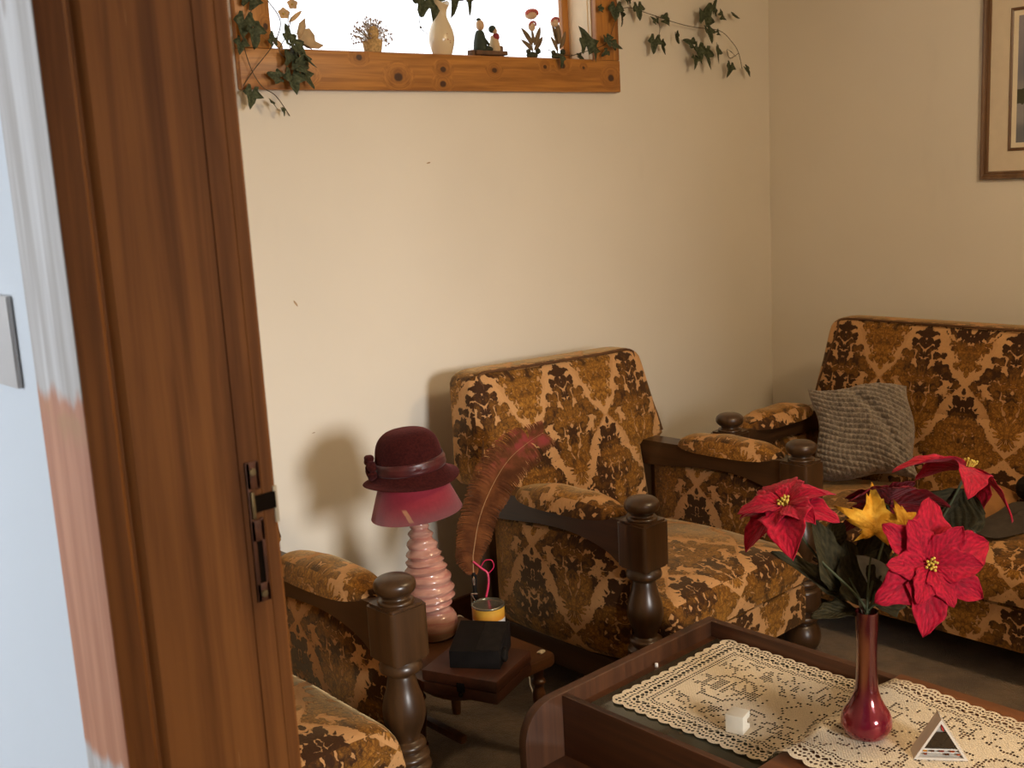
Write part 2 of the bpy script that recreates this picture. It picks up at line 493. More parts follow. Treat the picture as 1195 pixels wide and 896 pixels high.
def petal(name, c1, c2, rough=.6, vein=.5):
    M = Mat(name, rough=rough, sheen=.12, spec=.15)
    M.set('sheen_tint', (1, .55, .6))
    uv = M.coord('UV'); u, v, _ = M.xyz(uv)
    n = M.noise(uv, 9, 3); rib = ((v * 1.0 - u.abs() * .9) * 40 + n * 5).sin()
    col = M.mix((n * .9 + rib * .045).step(.25, .7), c1, c2)
    M.set('col', M.mix(u.abs().step(.06, .02) * .35, col, tuple(x * .55 for x in c1)))
    fine = M.noise(uv, 60, 2)
    M.bump(rib * .35 + fine * .6, vein, .004)
    return M.m
RED = petal('red_velvet_petal', srgb(134, 3, 30), srgb(190, 13, 48), .6, .32)
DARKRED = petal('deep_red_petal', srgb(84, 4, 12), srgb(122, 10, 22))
YLEAF = petal('yellow_autumn_leaf', srgb(196, 132, 28), srgb(228, 176, 64))
GLEAF = petal('dull_green_leaf', srgb(40, 36, 20), srgb(66, 58, 36), .7)
IVY = petal('ivy_green_leaf', srgb(58, 64, 44), srgb(98, 104, 78), .6, .3)
for _m in (GLEAF, IVY, YLEAF):
    _m.node_tree.nodes['Principled BSDF'].inputs['Sheen Weight'].default_value = .0
STEM = plain('brown_stem', srgb(84, 66, 40), .7)
GSTEM = plain('green_stem', srgb(58, 64, 36), .7)
STAMEN = plain('yellow_stamen', srgb(206, 178, 72), .6, .2, 80)
GREYLEAF = plain('pale_grey_leaf', srgb(150, 148, 132), .8, .15, 40)

def carnival():
    M = Mat('red_carnival_glass', rough=.12, coat=.8, metal=.35)
    M.set('coat_rough', .06)
    v = M.coord('Object'); x, y, z = M.xyz(v)
    n = M.noise(M.scale(v, 1, 1, .25), 22, 2)
    c = M.mix(n.step(.35, .7), srgb(112, 10, 36), srgb(160, 48, 56))
    c = M.mix(z.step(.045, .13) * .8, c, M.mix(n.step(.4, .6), srgb(70, 22, 16), srgb(140, 88, 44)))
    M.set('col', c)
    return M.m
VASE_RED = carnival()
BLACK = plain('black_lacquer', (.010, .008, .007), .6, .2, 30, spec=.12)
BLACK_MATT = plain('black_leather', (.012, .009, .007), .7, .3, 60, bump=.2, spec=.15)
SILVER = plain('silver_metal', (.75, .74, .72), .22, .05, 30, metal=1)
BRASS = plain('dull_brass', srgb(130, 112, 80), .45, .25, 40, metal=.9)
WHITE_PLASTIC = plain('white_plastic', srgb(226, 222, 214), .35, .03)
WHITE_CERAMIC = plain('white_ceramic', srgb(232, 226, 212), .2, .03, coat=.5)
CORD = plain('white_cord', srgb(206, 200, 186), .5)
# ------------------------------------------------------------------ the room
WX, WY, FY, LX, HX, ZC = 4.04, 2.80, -1.70, .482, .325, 2.45   # right wall, back wall, front wall, left wall (room side, hall side), ceiling
BX0, BX1, BZ0, BZ1 = 1.689, 2.985, 1.862, 2.27                 # back window opening
def wall(name, bm, mat): return obj(name, bm, mat, kind='structure', smooth=30)
bm = box(new(), -1.4, WX + .2, FY - .2, 3.3, -.1, 0); wall('floor', bm, CARPET)
bm = box(new(), -1.4, WX + .2, FY - .2, 3.3, ZC, ZC + .1); wall('ceiling', bm, CEIL)
bm = new()
box(bm, HX, BX0, WY, WY + .125, 0, ZC); box(bm, BX1, WX + .2, WY, WY + .125, 0, ZC)
box(bm, BX0, BX1, WY, WY + .125, 0, BZ0); box(bm, BX0, BX1, WY, WY + .125, BZ1, ZC)
wall('wall_back', bm, CREAM)
bm = box(new(), WX, WX + .2, FY, WY, 0, ZC); wall('wall_right', bm, CREAM)
GX0, GX1, GZ0, GZ1 = .56, 1.36, .85, 2.0                       # front window opening
bm = new()
box(bm, LX - .1, GX0, FY - .2, FY, 0, ZC); box(bm, GX1, WX + .2, FY - .2, FY, 0, ZC)
box(bm, GX0, GX1, FY - .2, FY, 0, GZ0); box(bm, GX0, GX1, FY - .2, FY, GZ1, ZC)
wall('wall_front', bm, CREAM)
DY0, DY1, DZ = -.45, .85, 2.04                                  # doorway in the left wall
mid = (LX + HX) / 2
bm = new(); e = .018
for a, b, c, d in ((DY1 + e, WY, 0, ZC), (FY, DY0 - e, 0, ZC), (DY0 - e, DY1 + e, DZ + e, ZC)): box(bm, mid, LX - .004, a, b, c, d)
wall('wall_left', bm, CREAM)
bm = new()
for a, b, c, d in ((DY1 + e, WY + .3, 0, ZC), (FY, DY0 - e, 0, ZC), (DY0 - e, DY1 + e, DZ + e, ZC)): box(bm, HX, mid, a, b, c, d)
wall('wall_hall', bm, WHITE_WALL)
bm = box(new(), -1.4, HX, 3.1, 3.3, 0, ZC); wall('wall_hall_end', bm, WHITE_WALL)
HZ0, HZ1, HY0, HY1 = .8, 2.1, 1.1, 2.7
bm = new()
box(bm, -1.4, -1.25, FY - .2, HY0, 0, ZC); box(bm, -1.4, -1.25, HY1, 3.1, 0, ZC); box(bm, -1.4, -1.25, HY0, HY1, 0, HZ0); box(bm, -1.4, -1.25, HY0, HY1, HZ1, ZC)
wall('wall_hall_side', bm, WHITE_WALL)
bm = box(new(), -1.25, LX - .1, FY - .2, FY, 0, ZC); wall('wall_hall_front', bm, WHITE_WALL)
SKIRT = wood('skirting_wood', srgb(84, 48, 22), srgb(120, 70, 34), 'x', rough=.45, grain=40)
bm = box(new(), LX, WX, WY - .016, WY - .0005, 0, .11, .004); wall('baseboard_back', bm, SKIRT)
bm = box(new(), WX - .016, WX - .0005, FY, WY - .017, 0, .11, .004); wall('baseboard_right', bm, SKIRT)

# small scuffs on the back wall
SCUFF = plain('scuff_mark', srgb(176, 148, 112), .8)
bm = new()
for px, py, w, h, a in ((345, 354, .007, .026, .6), (500, 190, .016, .006, .2), (366, 505, .013, .003, .1), (958, 55, .012, .003, -.2)):
    P = on(px, py, 1, WY - .0004)
    if P.x > WX: continue
    t = new(); bmesh.ops.create_circle(t, cap_ends=True, radius=.5, segments=10)
    for i, v in enumerate(t.verts): v.co *= random.uniform(.75, 1.1)
    merge(bm, t, T(P) @ Matrix.Rotation(PI / 2, 4, 'X') @ RZ(a) @ Matrix.Diagonal((w, h, 1, 1)))
o = wall('trim_3', bm, SCUFF)

# ------------------------------------------------------------------ back window: pine frame, deep reveal, glass
win = bpy.data.objects.new('window_1', None); COL.objects.link(win); win['kind'] = 'structure'
win.location = ((BX0 + BX1) / 2, WY, BZ0); WL = Vector(win.location)
OX0, OX1, OZ0, OZ1 = 1.584, 3.099, 1.754, 2.385
def wpart(name, bm, mat):
    bmesh.ops.translate(bm, verts=bm.verts[:], vec=-WL)
    return obj(name, bm, mat, win, smooth=30)
YF, YB = 2.775, 2.7995
PINE_X = pine('knotty_pine_rail', 'x', [(on(px, py, 1, 2.775).x - WL.x, on(px, py, 1, 2.775).z - WL.z, r) for px, py, r in ((419, 67, .011), (465, 90, .017), (517, 81, .012), (517, 98, .013), (577, 82, .011), (636, 78, .009), (657, 77, .012), (681, 79, .007), (713, 91, .016), (357, 88, .014))])
PINE_Z = pine('knotty_pine_stile', 'z', [(on(px, py, 1, 2.775).x - WL.x, on(px, py, 1, 2.775).z - WL.z, r) for px, py, r in ((310, 31, .010), (300, 60, .006), (715, 14, .010))])
wpart('frame_rail', box(new(), OX0, OX1, YF, YB, OZ0, BZ0 + .001, .004), PINE_X)
wpart('frame_rail', box(new(), OX0, OX1, YF, YB, BZ1, OZ1, .004), PINE_X)
wpart('frame_stile', box(new(), OX0 + .0005, BX0 + .001, YF + .0006, YB, BZ0 + .001, BZ1, .004), PINE_Z)
wpart('frame_stile', box(new(), BX1 - .001, OX1 - .0005, YF + .0006, YB, BZ0 + .001, BZ1, .004), PINE_Z)
REVEAL = plain('reveal_cream_paint', srgb(228, 204, 166), .5, .03)
bm = new(); r0 = .004
box(bm, BX0 + .0004, BX0 + r0, YB, 2.905, BZ0 + r0, BZ1 - r0); box(bm, BX1 - r0, BX1 - .0004, YB, 2.905, BZ0 + r0, BZ1 - r0)
box(bm, BX0, BX1, YB, 2.905, BZ1 - r0, BZ1 - .0004)
box(bm, BX1 - r0 - .003, BX1 - r0, YB + .012, YB + .018, BZ0 + r0, BZ1 - r0)
wpart('reveal_lining', bm, REVEAL)
wpart('sill', box(new(), BX0 + .0005, BX1 - .0005, YB, 2.923, BZ0 + .0003, BZ0 + r0 + .001), PINE_X)
bm = new(); SL = BZ0 + r0 + .001
box(bm, BX0 + r0, BX0 + .032, 2.905, 2.9235, SL, BZ1, .003); box(bm, BX1 - .036, BX1 - r0, 2.905, 2.9235, SL, BZ1, .003)
box(bm, BX0 + .032, BX1 - .032, 2.905, 2.9235, SL, SL + .012, .003); box(bm, BX0 + .03, BX1 - .03, 2.905, 2.9235, BZ1 - .03, BZ1, .003)
wpart('sash', bm, PINE_Z)
G = Mat('window_glass'); tr = G.nt.nodes.new('ShaderNodeBsdfTransparent'); gl = G.nt.nodes.new('ShaderNodeBsdfGlossy'); gl.inputs['Roughness'].default_value = .02
mx = G.nt.nodes.new('ShaderNodeMixShader')
mx.inputs[0].default_value = .05; G.nt.links.new(tr.outputs[0], mx.inputs[1]); G.nt.links.new(gl.outputs[0], mx.inputs[2]); G.nt.links.new(mx.outputs[0], G.out.inputs[0])
wpart('glass_pane', box(new(), BX0 + .03, BX1 - .03, 2.912, 2.916, SL + .01, BZ1 - .02), G.m)

# front window (behind the camera) lets the daylight in
w2 = bpy.data.objects.new('window_2', None); COL.objects.link(w2); w2['kind'] = 'structure'; w2.location = ((GX0 + GX1) / 2, FY - .1, GZ0)
bm = new(); cx_ = (GX0 + GX1) / 2
for a, b, c, d in ((GX0, GX0 + .05, GZ0, GZ1), (GX1 - .05, GX1, GZ0, GZ1), (GX0, GX1, GZ0, GZ0 + .05), (GX0, GX1, GZ1 - .05, GZ1)): box(bm, a, b, FY - .13, FY - .07, c, d, .004)
bmesh.ops.translate(bm, verts=bm.verts[:], vec=-Vector(w2.location)); obj('window_frame', bm, WHITE_PLASTIC, w2)

# ------------------------------------------------------------------ doorway: stained lining with keep plate
dr = bpy.data.objects.new('door_1', None); COL.objects.link(dr); dr['kind'] = 'structure'
bm = new()
# lining section seen along z: stop strip on the hall side, groove, wide plank, thin edge strip
prism(bm, [(HX - .002, DY1), (.3445, DY1), (.3475, DY1 + .002), (.350, DY1 + .007), (.3525, DY1 + .007), (.355, DY1 + .003), (.358, DY1 + .001), (.446, DY1 + .001), (.4466, DY1 + .0022), (.4474, DY1 + .0022), (.448, DY1 + .001), (.4665, DY1 + .001), (.467, DY1 + .0018), (.468, DY1 + .001), (.478, DY1 + .001), (.481, DY1 + .003), (LX, DY1 + .007), (LX, DY1 + .018), (HX - .002, DY1 + .018)], 'z', 0, DZ)
obj('jamb', bm, DOOR_WOOD, dr, smooth=25)
bm = box(new(), HX, LX, DY0 - .018, DY0, 0, DZ, .002); obj('jamb', bm, DOOR_WOOD, dr)
bm = box(new(), HX, LX, DY0 - .018, DY1 + .018, DZ, DZ + .018, .002); obj('lintel', bm, DOOR_WOOD, dr)
# keep plate
KEEP = plain('keep_plate_tarnished', srgb(92, 52, 28), .5, .3, 60, metal=.3)
DARK = plain('dark_recess', (.012, .007, .004), .9, spec=.05)
y = DY1
bm = new(); xa, xb = .4525, .4655; za, zb = 1.141, 1.267
# plate made of bars round the latch slot and the bolt hole
box(bm, xa, xb, y - .0012, y + .002, 1.243, zb, .0008); box(bm, xa, xb, y - .0012, y + .002, 1.196, 1.215, .0008); box(bm, xa, xb, y - .0012, y + .002, za, 1.158, .0008)
box(bm, xa, xa + .004, y - .0012, y + .002, za, zb, .0005); box(bm, xb - .0035, xb, y - .0012, y + .002, za, 1.216, .0005); box(bm, xb - .0035, xb, y - .0012, y + .002, 1.242, zb, .0005)
kp = obj('keep_plate', bm, KEEP, dr)
bm = new()
box(bm, xa + .003, xb - .002, y - .0001, y + .0015, 1.155, 1.199); box(bm, xa + .006, .4792, y - .0006, y + .0015, 1.2215, 1.2365)
obj('bolt_hole', bm, DARK, kp)
bm = new()
for z in (1.258, 1.148): lathe(bm, [(.0035, 0), (.003, .0012), (0, .0014)], 12, T(((xa + xb) / 2, y - .0012, z)) @ Matrix.Rotation(PI / 2, 4, 'X'))
box(bm, xa + .0015, xa + .005, y - .0042, y, 1.217, 1.241, .001)
obj('screw', bm, BRASS, kp)
bm = new(); box(bm, .4775, .4815, y - .0004, y + .012, 1.208, 1.241, .0006)
obj('chipped_edge', bm, plain('chipped_raw_wood', srgb(214, 196, 166), .8), dr)
# strip where the architrave was
bm = box(new(), HX - .003, HX - .0002, DY1 + .0005, DY1 + .094, 0, DZ + .1, .0008)
wall('trim_1', bm, STRIP)
sw = empty('light_switch', (HX, 1.035, 1.38), 'pale light switch plate on the white hall wall beside the door frame', 'switch')
obj('cover_plate', box(new(), -.006, -.0002, -.052, .052, -.040, .040, .003), plain('switch_plate', srgb(206, 200, 196), .3, .02), sw)
rk = obj('rocker', box(new(), -.0095, -.0055, -.012, .030, -.022, .022, .001), WHITE_PLASTIC, sw)

# ------------------------------------------------------------------ picture on the right wall
PY0, PY1, PZ0, PZ1 = 1.12, 1.897, 1.375, 2.055
pic = empty('framed_picture', (WX, (PY0 + PY1) / 2, PZ0), 'landscape print in a cream mount and bronze-brown wooden frame on the right-hand wall', 'picture')
PL = Vector(pic.location)
def ppart(name, bm, mat, par=None):
    bmesh.ops.translate(bm, verts=bm.verts[:], vec=-PL); return obj(name, bm, mat, par or pic, smooth=35)
FRAME_M = wood('bronze_frame', srgb(92, 64, 40), srgb(134, 98, 64), 'z', rough=.35, grain=30, coat=.2)
def picframe(inset, prof, bx):
    """moulding profile (w inward, d out of the wall) mitred round the rectangle"""
    loops = []
    y0, y1, z0, z1 = PY0 + inset, PY1 - inset, PZ0 + inset, PZ1 - inset
    bm = new(); rings = []
    for w, d in prof:
        rings.append([bm.verts.new((WX - d, yy, zz)) for yy, zz in ((y0 + w, z0 + w), (y1 - w, z0 + w), (y1 - w, z1 - w), (y0 + w, z1 - w))])
    for a, b in zip(rings, rings[1:] + rings[:1]):
        for k in range(4): bm.faces.new((a[k], a[(k + 1) % 4], b[(k + 1) % 4], b[k]))
    return bm
ppart('frame', picframe(0, [(0, .001), (0, .014), (.004, .021), (.009, .022), (.014, .017), (.018, .0165), (.019, .013), (.021, .0135), (.024, .0155), (.028, .014), (.030, .009), (.030, .001)], 0), FRAME_M)
ppart('mount', box(new(), WX - .008, WX - .003, PY0 + .027, PY1 - .027, PZ0 + .027, PZ1 - .027), plain('cream_mount_board', srgb(222, 206, 180), .8, .02))
ppart('fillet', picframe(.098, [(0, .0081), (0, .0105), (.003, .012), (.006, .0105), (.008, .0122), (.011, .0105), (.011, .0081)], 0), FRAME_M)
ppart('inner_mount', box(new(), WX - .0092, WX - .0079, PY0 + .108, PY1 - .108, PZ0 + .108, PZ1 - .108), plain('pale_mount_board', srgb(238, 224, 196), .8, .02))
M = Mat('watercolour_lake_view', rough=.6)
v = M.coord('Object'); x, y, z = M.xyz(v); n = M.noise(M.scale(v, 1, 1, 3), 7, 4, .6)
zz = z + (n - .5) * .06
c = M.mix(zz.step(.16, .22), srgb(112, 112, 116), srgb(150, 146, 146)); c = M.mix(zz.step(.27, .29), c, srgb(146, 140, 138))
land = (zz - .285).abs().lt(.020) ; c = M.mix(land, c, srgb(72, 70, 46)); c = M.mix(zz.step(.31, .36), c, srgb(124, 122, 130)); c = M.mix(zz.step(.36, .52), c, srgb(150, 142, 146))
M.set('col', c)
ppart('print', box(new(), WX - .0096, WX - .009, PY0 + .126, PY1 - .126, PZ0 + .126, PZ1 - .126), M.m)
# ------------------------------------------------------------------ carved wood and velvet seating
def rr_loop(w, y0, y1, z, r, n=6, bulge=0.0, tilt=0.0, nside=10):
    """rounded rectangle loop in x,y at height z: x -w..w, y y0..y1 with the front (y0) bulging forward"""
    pts = []
    r = min(r, w * .9, (y1 - y0) * .45)
    def arc(cx, cy, a0):
        for k in range(n + 1):
            a = a0 + (PI / 2) * k / n; pts.append((cx + r * math.cos(a), cy + r * math.sin(a)))
    arc(w - r, y1 - r, 0)
    for k in range(1, nside): pts.append((w - r - 2 * (w - r) * k / nside, y1))
    arc(-w + r, y1 - r, PI / 2)
    arc(-w + r, y0 + r, PI)
    for k in range(1, nside): pts.append((-w + r + 2 * (w - r) * k / nside, y0))
    arc(w - r, y0 + r, 1.5 * PI)
    out = []
    for x, y in pts:
        fr = max(0, (y1 - y) / (y1 - y0))
        u = min(1, abs(x) / w)
        out.append(Vector((x, y - bulge * fr * (1 - u ** 4) + tilt, z)))
    return out

def post_bm():
    """front post: knob, square block, turned leg, bun foot; axis at the origin"""
    bm = new()
    t = new(); bmesh.ops.create_cube(t, size=1)
    for v in t.verts: v.co = Vector((v.co.x * .098, v.co.y * .098, .538 + v.co.z * .128))
    bmesh.ops.bevel(t, geom=[e for e in t.edges if abs(e.verts[0].co.z - e.verts[1].co.z) > .1], offset=.012, segments=3, profile=.5, affect='EDGES')
    bmesh.ops.bevel(t, geom=[e for e in t.edges if abs(e.verts[0].co.z - e.verts[1].co.z) < .001 and abs(e.verts[0].co.z - .538) > .06 and len(e.link_faces) == 2 and e.calc_face_angle(0) > .8], offset=.006, segments=2, affect='EDGES')
    merge(bm, t)
    prof = [(.0, .0), (.034, .0), (.046, .010), (.056, .035), (.054, .060), (.044, .082), (.036, .090), (.048, .098), (.048, .112), (.038, .118), (.040, .130), (.055, .140), (.056, .185), (.054, .198),
            (.042, .206), (.051, .214), (.052, .224), (.042, .232), (.049, .240), (.049, .250), (.038, .258), (.043, .266), (.042, .276), (.030, .284), (.034, .300), (.044, .325), (.048, .350), (.044, .378), (.036, .405), (.031, .430), (.030, .440), (.046, .448), (.046, .462), (.040, .472), (.040, .478)]
    lathe(bm, prof_smooth(prof, 3), 28)
    return bm
def knob_bm():
    prof = [(0, .6), (.034, .6), (.040, .604), (.038, .609), (.030, .612), (.029, .618), (.036, .622), (.044, .630), (.0465, .640), (.044, .650), (.034, .658), (.018, .662), (0, .663)]
    return lathe(new(), prof_smooth(prof, 3), 28)
def rail_bm(ln):
    """arm rail from the post back: side outline (y, z)"""
    top = [(.0, .599), (.09, .598), (.30, .594), (.50, .590), (ln, .588)]
    bot = [(ln, .505), (.50, .512), (.36, .527), (.24, .530), (.15, .518), (.09, .500), (.049, .478), (.0, .478)]
    out = [(p.x, p.y) for p in smooth_line([(a, b, 0) for a, b in top], 4)] + [(p.x, p.y) for p in smooth_line([(a, b, 0) for a, b in bot], 5)]
    return prism(new(), out, 'x', -.036, .036, .004, 2)
def armpad_bm(side):
    def f(p):
        # tapered ends, dome on top, sides lapping over the rail
        u = p.y / .20
        w = .062 * (1 - .38 * abs(u) ** 3)
        return Vector((p.x / .5 * w, p.y, p.z * (1 - .35 * u * u) ))
    bm = new()
    t = new(); nx, ny = 12, 22; G = []
    for j in range(ny + 1):
        v = -1 + 2 * j / ny; row = []
        w = .061 * (max(0, 1 - abs(v) ** 3.2)) ** .5 + .006
        h = .043 * (max(0, 1 - abs(v) ** 2.6)) ** .6
        for i in range(nx + 1):
            u = -1 + 2 * i / nx
            z = h * (1 - abs(u) ** 2.6) ** .6 if abs(u) < 1 else 0
            drop = -.012 * (abs(u) ** 4) * (1 - abs(v) ** 4)
            row.append(t.verts.new((u * w, .262 + v * .20, .5965 - .018 * (j / ny - .3) * .3 + z + drop + .003 * math.sin(v * 9 + side) * (1 - abs(u)))))
        G.append(row)
    for a, b in zip(G, G[1:]):
        for i in range(nx): t.faces.new((a[i], a[i + 1], b[i + 1], b[i]))
    rim = [G[0][i] for i in range(nx + 1)] + [G[j][nx] for j in range(1, ny + 1)] + [G[ny][i] for i in range(nx - 1, -1, -1)] + [G[j][0] for j in range(ny - 1, 0, -1)]
    t.faces.new(rim[::-1])
    merge(bm, t)
    return bm
def sidepanel_bm(side):
    """padded panel closing the side beneath the arm rail"""
    lo = []
    ys = [.045, .055, .09, .18, .30, .42, .52, .56, .575]
    bm = new(); loops = []
    for y in ys:
        u = (y - .31) / .265
        k = max(.15, (1 - abs(u) ** 8)) 
        topz = .497 + (.03 * max(0, 1 - ((y - .22) / .16) ** 2) if y < .36 else .016)
        botz = .185 + .02 * max(0, (.16 - y) / .16)
        lp = []
        for q in range(28):
            a = 2 * PI * q / 28
            xx = sgn_pow(math.cos(a), .75); z2 = sgn_pow(math.sin(a), .35)
            out = .044 if xx * side > 0 else .026
            lp.append(Vector((xx * out * k, y, (topz + botz) / 2 + z2 * (topz - botz) / 2)))
        loops.append(lp)
    return loft(bm, loops)
def BW(half): return .055 if half < .5 else .072
def back_bm(half, seams):
    """upper back: wider than the seat, corners rounded, leaning"""
    bm = new(); loops = []
    zs = [(.572, .955), (.578, .985), (.59, 1), (.63, 1), (.68, .985), (.74, .965), (.80, .95), (.84, .94), (.865, .93), (.880, .915), (.890, .893), (.896, .86), (.8985, .82)]
    wb = half + .085
    for i, (z, k) in enumerate(zs):
        w = half + BW(half) - (1 - k) * .5
        f = (z - .572) / .3265
        th = .135 - .02 * f
        edge = 0
        if z > .865: edge = ((z - .865) / .0335) ** 2 * .018
        if z < .59: edge = (.59 - z) / .018 * .012
        y0 = .600 + .075 * f + edge; y1 = .600 + .075 * f + th - edge
        lp = rr_loop(w, y0, y1, z, .022, 4, .028 * math.sin(PI * min(1, max(0, .12 + f * .8))), 0, 24 if half < .5 else 60)
        for p in lp:
            for s in seams:
                dd = abs(p.x - s)
                if dd < .03 and p.y < (y0 + y1) / 2: p.y += .012 * (1 - dd / .03) ** 2
            p.z += -.012 * (p.x / w) * f * (1 if half < .5 else 0)
        if half < .5:
            for p in lp: p.x += .034
        loops.append(lp)
    loft(bm, loops)
    # lower back between the arms, down behind the seat
    loops = []
    for z in (.28, .33, .40, .47, .53, .57, .60, .63, .66, .69):
        f = (z - .28) / .32
        loops.append(rr_loop(half - .04, .545 + .055 * f + (max(0, z - .57) * .35 if z < .66 else .03 + (z - .66)), .68 + .03 * f, z, .02, 3, .022, 0, 24 if half < .5 else 60))
    loft(bm, loops)
    return bm
def piping_bm(half):
    """cord along the front edge of the upper back"""
    def xw(z):
        k = 1 if z < .63 else 1 - .14 * (z - .63) / .25
        return half + BW(half) - (1 - k) * .5
    P = []
    for z in (.60, .66, .72, .78, .83, .86): P.append((-xw(z) + .012, .600 + .075 * (z - .572) / .3265 - .001, z))
    tw = half + BW(half) - .07
    P += [(-tw - .0, .675, .886), (-tw + .03, .684, .896)]
    n = 14
    for k in range(1, n): P.append((-tw + .03 + (2 * tw - .06) * k / n, .664 + .02 * abs(2 * k / n - 1) ** 4, .8975))
    Q = [(-a, b, c) for a, b, c in P[:8]][::-1]
    P = P + Q
    if half < .5: P = [(a, b, c - .012 * (a / tw) * (c - .572) / .3265) for a, b, c in P]
    if half < .5: P = [(a + .034, b, c) for a, b, c in P]
    return tube(new(), smooth_line(P, 2), .0045, 6)
def make_seat(name, half, nseats, label, cat, group, loc, rz, yb):
    """origin on the floor midway between the two front posts; front faces -y"""
    root = empty(name, loc, label, cat, group, (0, 0, rz))
    for s in (-1, 1):
        p = obj('front_post', post_bm(), WALNUT, root, (s * half, 0, 0))
        obj('knob', knob_bm(), WALNUT, p)
        obj('arm_rail', rail_bm(.62), WALNUT_Y, root, (s * half, 0, 0))
        obj('arm_pad', armpad_bm(s), DAMASK, root, (s * half, 0, 0), uv=(.07 * s, .13), swap=True)
        obj('side_panel', sidepanel_bm(s), DAMASK, root, (s * half, 0, 0), uv=(.10, -.02))
        bm = box(new(), -.03, .03, .60, .66, 0, .59, .006); obj('rear_leg', bm, WALNUT, root, (s * half, 0, 0))
        bm = box(new(), -.022, .022, .045, .60, .11, .19, .005); obj('side_stretcher', bm, WALNUT_Y, root, (s * half, 0, 0))
    inner = half - .044
    bm = pad_grid(new(), inner * 2 - .004, .60, .135, 8, 8, .012, 0); bmesh.ops.translate(bm, verts=bm.verts[:], vec=(0, .26, .112))
    obj('seat_base', bm, DAMASK, root, uv=(0, .36))
    w = (inner * 2) / nseats
    for k in range(nseats):
        cx = -inner + w * (k + .5)
        bm = pad_grid(new(), w - .006, .60, .105, 18, 18, .045, .040)
        for v in bm.verts:   # slight sag towards the back, soft waves
            v.co.z += -.012 * max(0, (v.co.y / .3)) * (v.co.z > .05) + .003 * math.sin(v.co.x * 21 + v.co.y * 9 + k) * (v.co.z > .06)
        obj('seat_cushion', bm, DAMASK, root, (cx, .248, .248), uv=(.02, .17))
    seams = [-inner + w * k for k in range(1, nseats)]
    b = obj('backrest', back_bm(half, seams), DAMASK, root, uv=(0.0, .175))
    obj('piping', piping_bm(half), plain('brown_piping', srgb(92, 58, 26), .8, .2), b)
    bm = box(new(), -half, half, .62, .66, .12, .30, .005); obj('back_stretcher', bm, WALNUT, root)
    return root
CHAIR = make_seat('armchair', .3625, 1, 'gold damask armchair in full view between the red lamp and the sofa', 'armchair', 'matching damask armchairs', (2.4575, 1.855, 0), 0, 0)
c2 = copy_tree(CHAIR); c2.location = (.971, 1.894, 0)
c2['label'] = 'damask armchair half hidden behind the brown door jamb, only one arm and seat showing'
SOFA = make_seat('sofa', 1.0, 3, 'long gold damask sofa with carved wood arms along the right-hand wall', 'sofa', None, (3.005, 1.255, 0), -PI / 2, 0)
# ------------------------------------------------------------------ coffee table
TX0, TX1, TY0, TY1, TZ = 1.405, 2.034, .28, 1.600, .424      # outer edges; far end at TY1
LIDY = 1.105; WELL = .392
tab = empty('coffee_table', ((TX0 + TX1) / 2, (TY0 + TY1) / 2, 0), 'dark brown veneered coffee table with a sunken well, in front of the middle armchair', 'table')
TL = Vector(tab.location)
def tpart(name, bm, mat, par=None):
    bmesh.ops.translate(bm, verts=bm.verts[:], vec=-TL); return obj(name, bm, mat, par or tab, smooth=35)
def endpanel():
    r = .075; out = [(TX0, .05), (TX0, TZ - r)]
    for k in range(1, 9):
        a = PI - PI / 2 * k / 8; out.append((TX0 + r + r * math.cos(a), TZ - r + r * math.sin(a)))
    out += [(TX1, TZ), (TX1, .05)]
    return out
tpart('end_panel', prism(new(), endpanel(), 'y', TY1 - .022, TY1, .003, 2), TABLE_X)
tpart('end_panel', prism(new(), endpanel(), 'y', TY0, TY0 + .022, .003, 2), TABLE_X)
FX = 1.528                                                    # recessed long side
tpart('side_panel', box(new(), FX - .016, FX, TY0 + .022, TY1 - .022, .285, TZ - .003, .0015), TABLE_Y)
tpart('side_rail', box(new(), TX1 - .020, TX1, LIDY - .002, TY1 - .022, .33, TZ - .0005, .0025), TABLE_Y)
tpart('side_rail', box(new(), TX1 - .020, TX1 - .006, TY0 + .022, LIDY, .33, TZ - .016, .002), TABLE_Y)
tpart('shelf', box(new(), TX0 + .004, TX1 - .003, TY0 + .022, TY1 - .022, .265, .285, .003), TABLE_Y)
tpart('lid', box(new(), FX - .016, TX1 + .006, TY0 + .022, LIDY, TZ - .014, TZ + .0025, .002), wood('coffee_table_lid', srgb(84, 46, 22), srgb(132, 80, 44), 'y', rough=.4, grain=60, coat=.15, stretch=.03))
tpart('well_floor', box(new(), FX, TX1 - .020, LIDY - .05, TY1 - .022, WELL - .020, WELL - .006), TABLE_Y)
GLS = plain('smoked_glass', srgb(58, 56, 44), .12, .15, 6, coat=.3)
tpart('glass_panel', box(new(), FX + .018, TX1 - .036, LIDY - .02, TY1 - .05, WELL - .0061, WELL, .0008), GLS)
for x in (FX + .028, 1.80): tpart('glass_clip', lathe(new(), [(.0042, -.006), (.0042, .0015), (.003, .0028), (0, .003)], 12, T((x, TY1 - .034, WELL))), WHITE_PLASTIC)
for sx in (TX0 + .05, TX1 - .05):
    for sy in (TY0 + .011, TY1 - .011):
        tpart('leg', box(new(), sx - .03, sx + .03, sy - .0109, sy + .0109, 0, .052, .002), TABLE_X)

